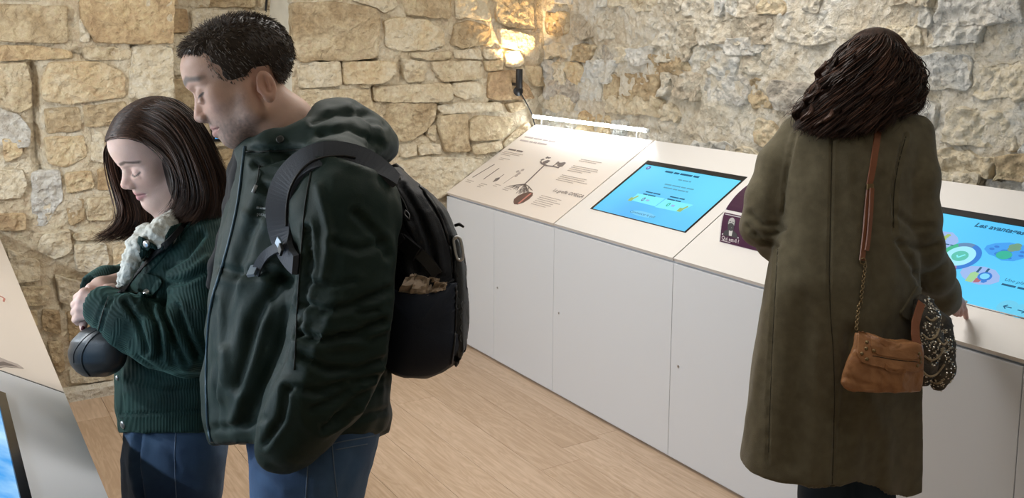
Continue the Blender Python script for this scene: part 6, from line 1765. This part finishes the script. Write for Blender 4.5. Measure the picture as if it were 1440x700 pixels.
# haul loop
MB().tube([W(548, 247, 1.80), W(550, 236, 1.80), W(556, 233, 1.80), W(564, 240, 1.80), W(569, 252, 1.80)], .006, 8).build('haul_loop', M['plastic'], bp_, True)
MB().box(-.006, .006, -.001, .001, -.004, .004)
tgp = hit(bp, 557, 249, .004); MB().prism([(-7, -3), (7, 1), (7, 4), (-7, 0)], lambda u, v_, h: tgp + CR * u * 1.8 / FPX + CD * v_ * 1.8 / FPX - CF * h, 0, .002).build('white_tag', M['txtw'], bp_)
drape_text(bp2, 'SAC', 646, 440, 5, 'panel_print', M['packgrey'], bp_) if False else None
for k, (x0, y0) in enumerate([(650, 424), (649, 440), (649, 456), (648, 470)]): drape(bp2, [(x0, y0), (x0 - 2.5, y0 + 5), (x0, y0 + 10)], .0010, .0008, 'panel_print', mat('panel_print', (.10, .11, .115), .6) if k == 0 else bpy.data.materials['panel_print'], bp_, n=5)
# shoulder strap on the near side, over the jacket
bj2 = bvh_of(jk)
strap(bj2, [(552, 258), (535, 240), (512, 226), (482, 216), (450, 217), (424, 228), (404, 252), (396, 285), (396, 318), (402, 345), (414, 364), (424, 372)], [.030, .048, .052, .054, .054, .046, .034], .010, .006, 'shoulder_strap', M['strapgrey'], bp_, sm=60)
ssb = bvh_of(*[c for c in bp_.children if c.name.startswith('shoulder')])
drape(ssb, [(500, 222), (482, 219), (452, 221), (430, 232), (411, 256), (403, 285), (403, 318)], .0022, .001, 'strap_piping', M['plastic'], bp_)
bj3 = bvh_of(jk, *[c for c in bp_.children if c.name.startswith('shoulder')])
strap(bj3, [(402, 346), (388, 350), (374, 358), (366, 370), (362, 384)], .018, .003, .006, 'sternum_strap', M['strapgrey'], bp_, sm=30)
M['buckle2'] = mat('grey_buckle', (.28, .36, .45), .3, metal=.2)
buckle(bj3, 361, 388, .012, .008, 1.4, 'sternum_buckle', M['buckle2'], bp_, .010, .007)
buckle(bj3, 402, 342, .010, .007, .4, 'strap_slider', M['buckle2'], bp_, .010, .005); buckle(bj3, 405, 351, .009, .007, .4, 'strap_slider', M['plastic'], bp_, .010, .005)
# ------------------------------------------------------------------ crumpled napkins in the side pocket
M['napkin'] = mat('beige_paper', (.60, .47, .36), .85, bump=.3, bscale=90, var=.15, vscale=20)
gn = W(592, 412, 1.70)
nk = empty('napkin_bundle', tuple(map(float, gn)), 'crumpled beige napkins stuffed in the navy side pocket of the backpack', 'napkin')
def paper(poly, name, d, seed, tilt=0.):
    n = 7; r = random.Random(seed)
    P = np.array(poly, float); V = []
    for i in range(n):
        for j in range(n):
            a, b = i / (n - 1), j / (n - 1)
            p = (P[0] * (1 - a) + P[1] * a) * (1 - b) + (P[3] * (1 - a) + P[2] * a) * b
            V.append(W(p[0] + r.uniform(-.8, .8), p[1] + r.uniform(-.8, .8), d + .010 * math.sin(a * 7 + seed) * (1 - b) + r.uniform(-.003, .003) + tilt * b))
    V = np.array(V); V2 = V + CF * .004
    F = [[i * n + j, (i + 1) * n + j, (i + 1) * n + j + 1, i * n + j + 1] for i in range(n - 1) for j in range(n - 1)]
    k = n * n; F += [[q_ + k for q_ in reversed(fq)] for fq in F]
    edge = [i * n for i in range(n)] + [(n - 1) * n + j for j in range(1, n)] + [i * n + n - 1 for i in range(n - 2, -1, -1)] + [j for j in range(n - 2, 0, -1)]
    F += [[edge[i], edge[(i + 1) % len(edge)], edge[(i + 1) % len(edge)] + k, edge[i] + k] for i in range(len(edge))]
    MB().add(list(V) + list(V2), F).build(name, M['napkin'], nk)
dn = float((hit(bp2, 590, 416, 0) - CAM) @ CF)
paper([(559, 412), (570, 390), (596, 388), (600, 416)], 'folded_napkin', dn + .006, 1); paper([(576, 414), (586, 386), (604, 392), (602, 416)], 'folded_napkin', dn + .001, 2)
paper([(596, 415), (604, 390), (619, 392), (612, 414)], 'folded_napkin', dn + .012, 3); paper([(606, 412), (612, 396), (629, 397), (626, 408)], 'folded_napkin', dn + .006, 4); paper([(574, 398), (576, 386), (586, 384), (590, 396)], 'folded_napkin', dn + .014, 5)
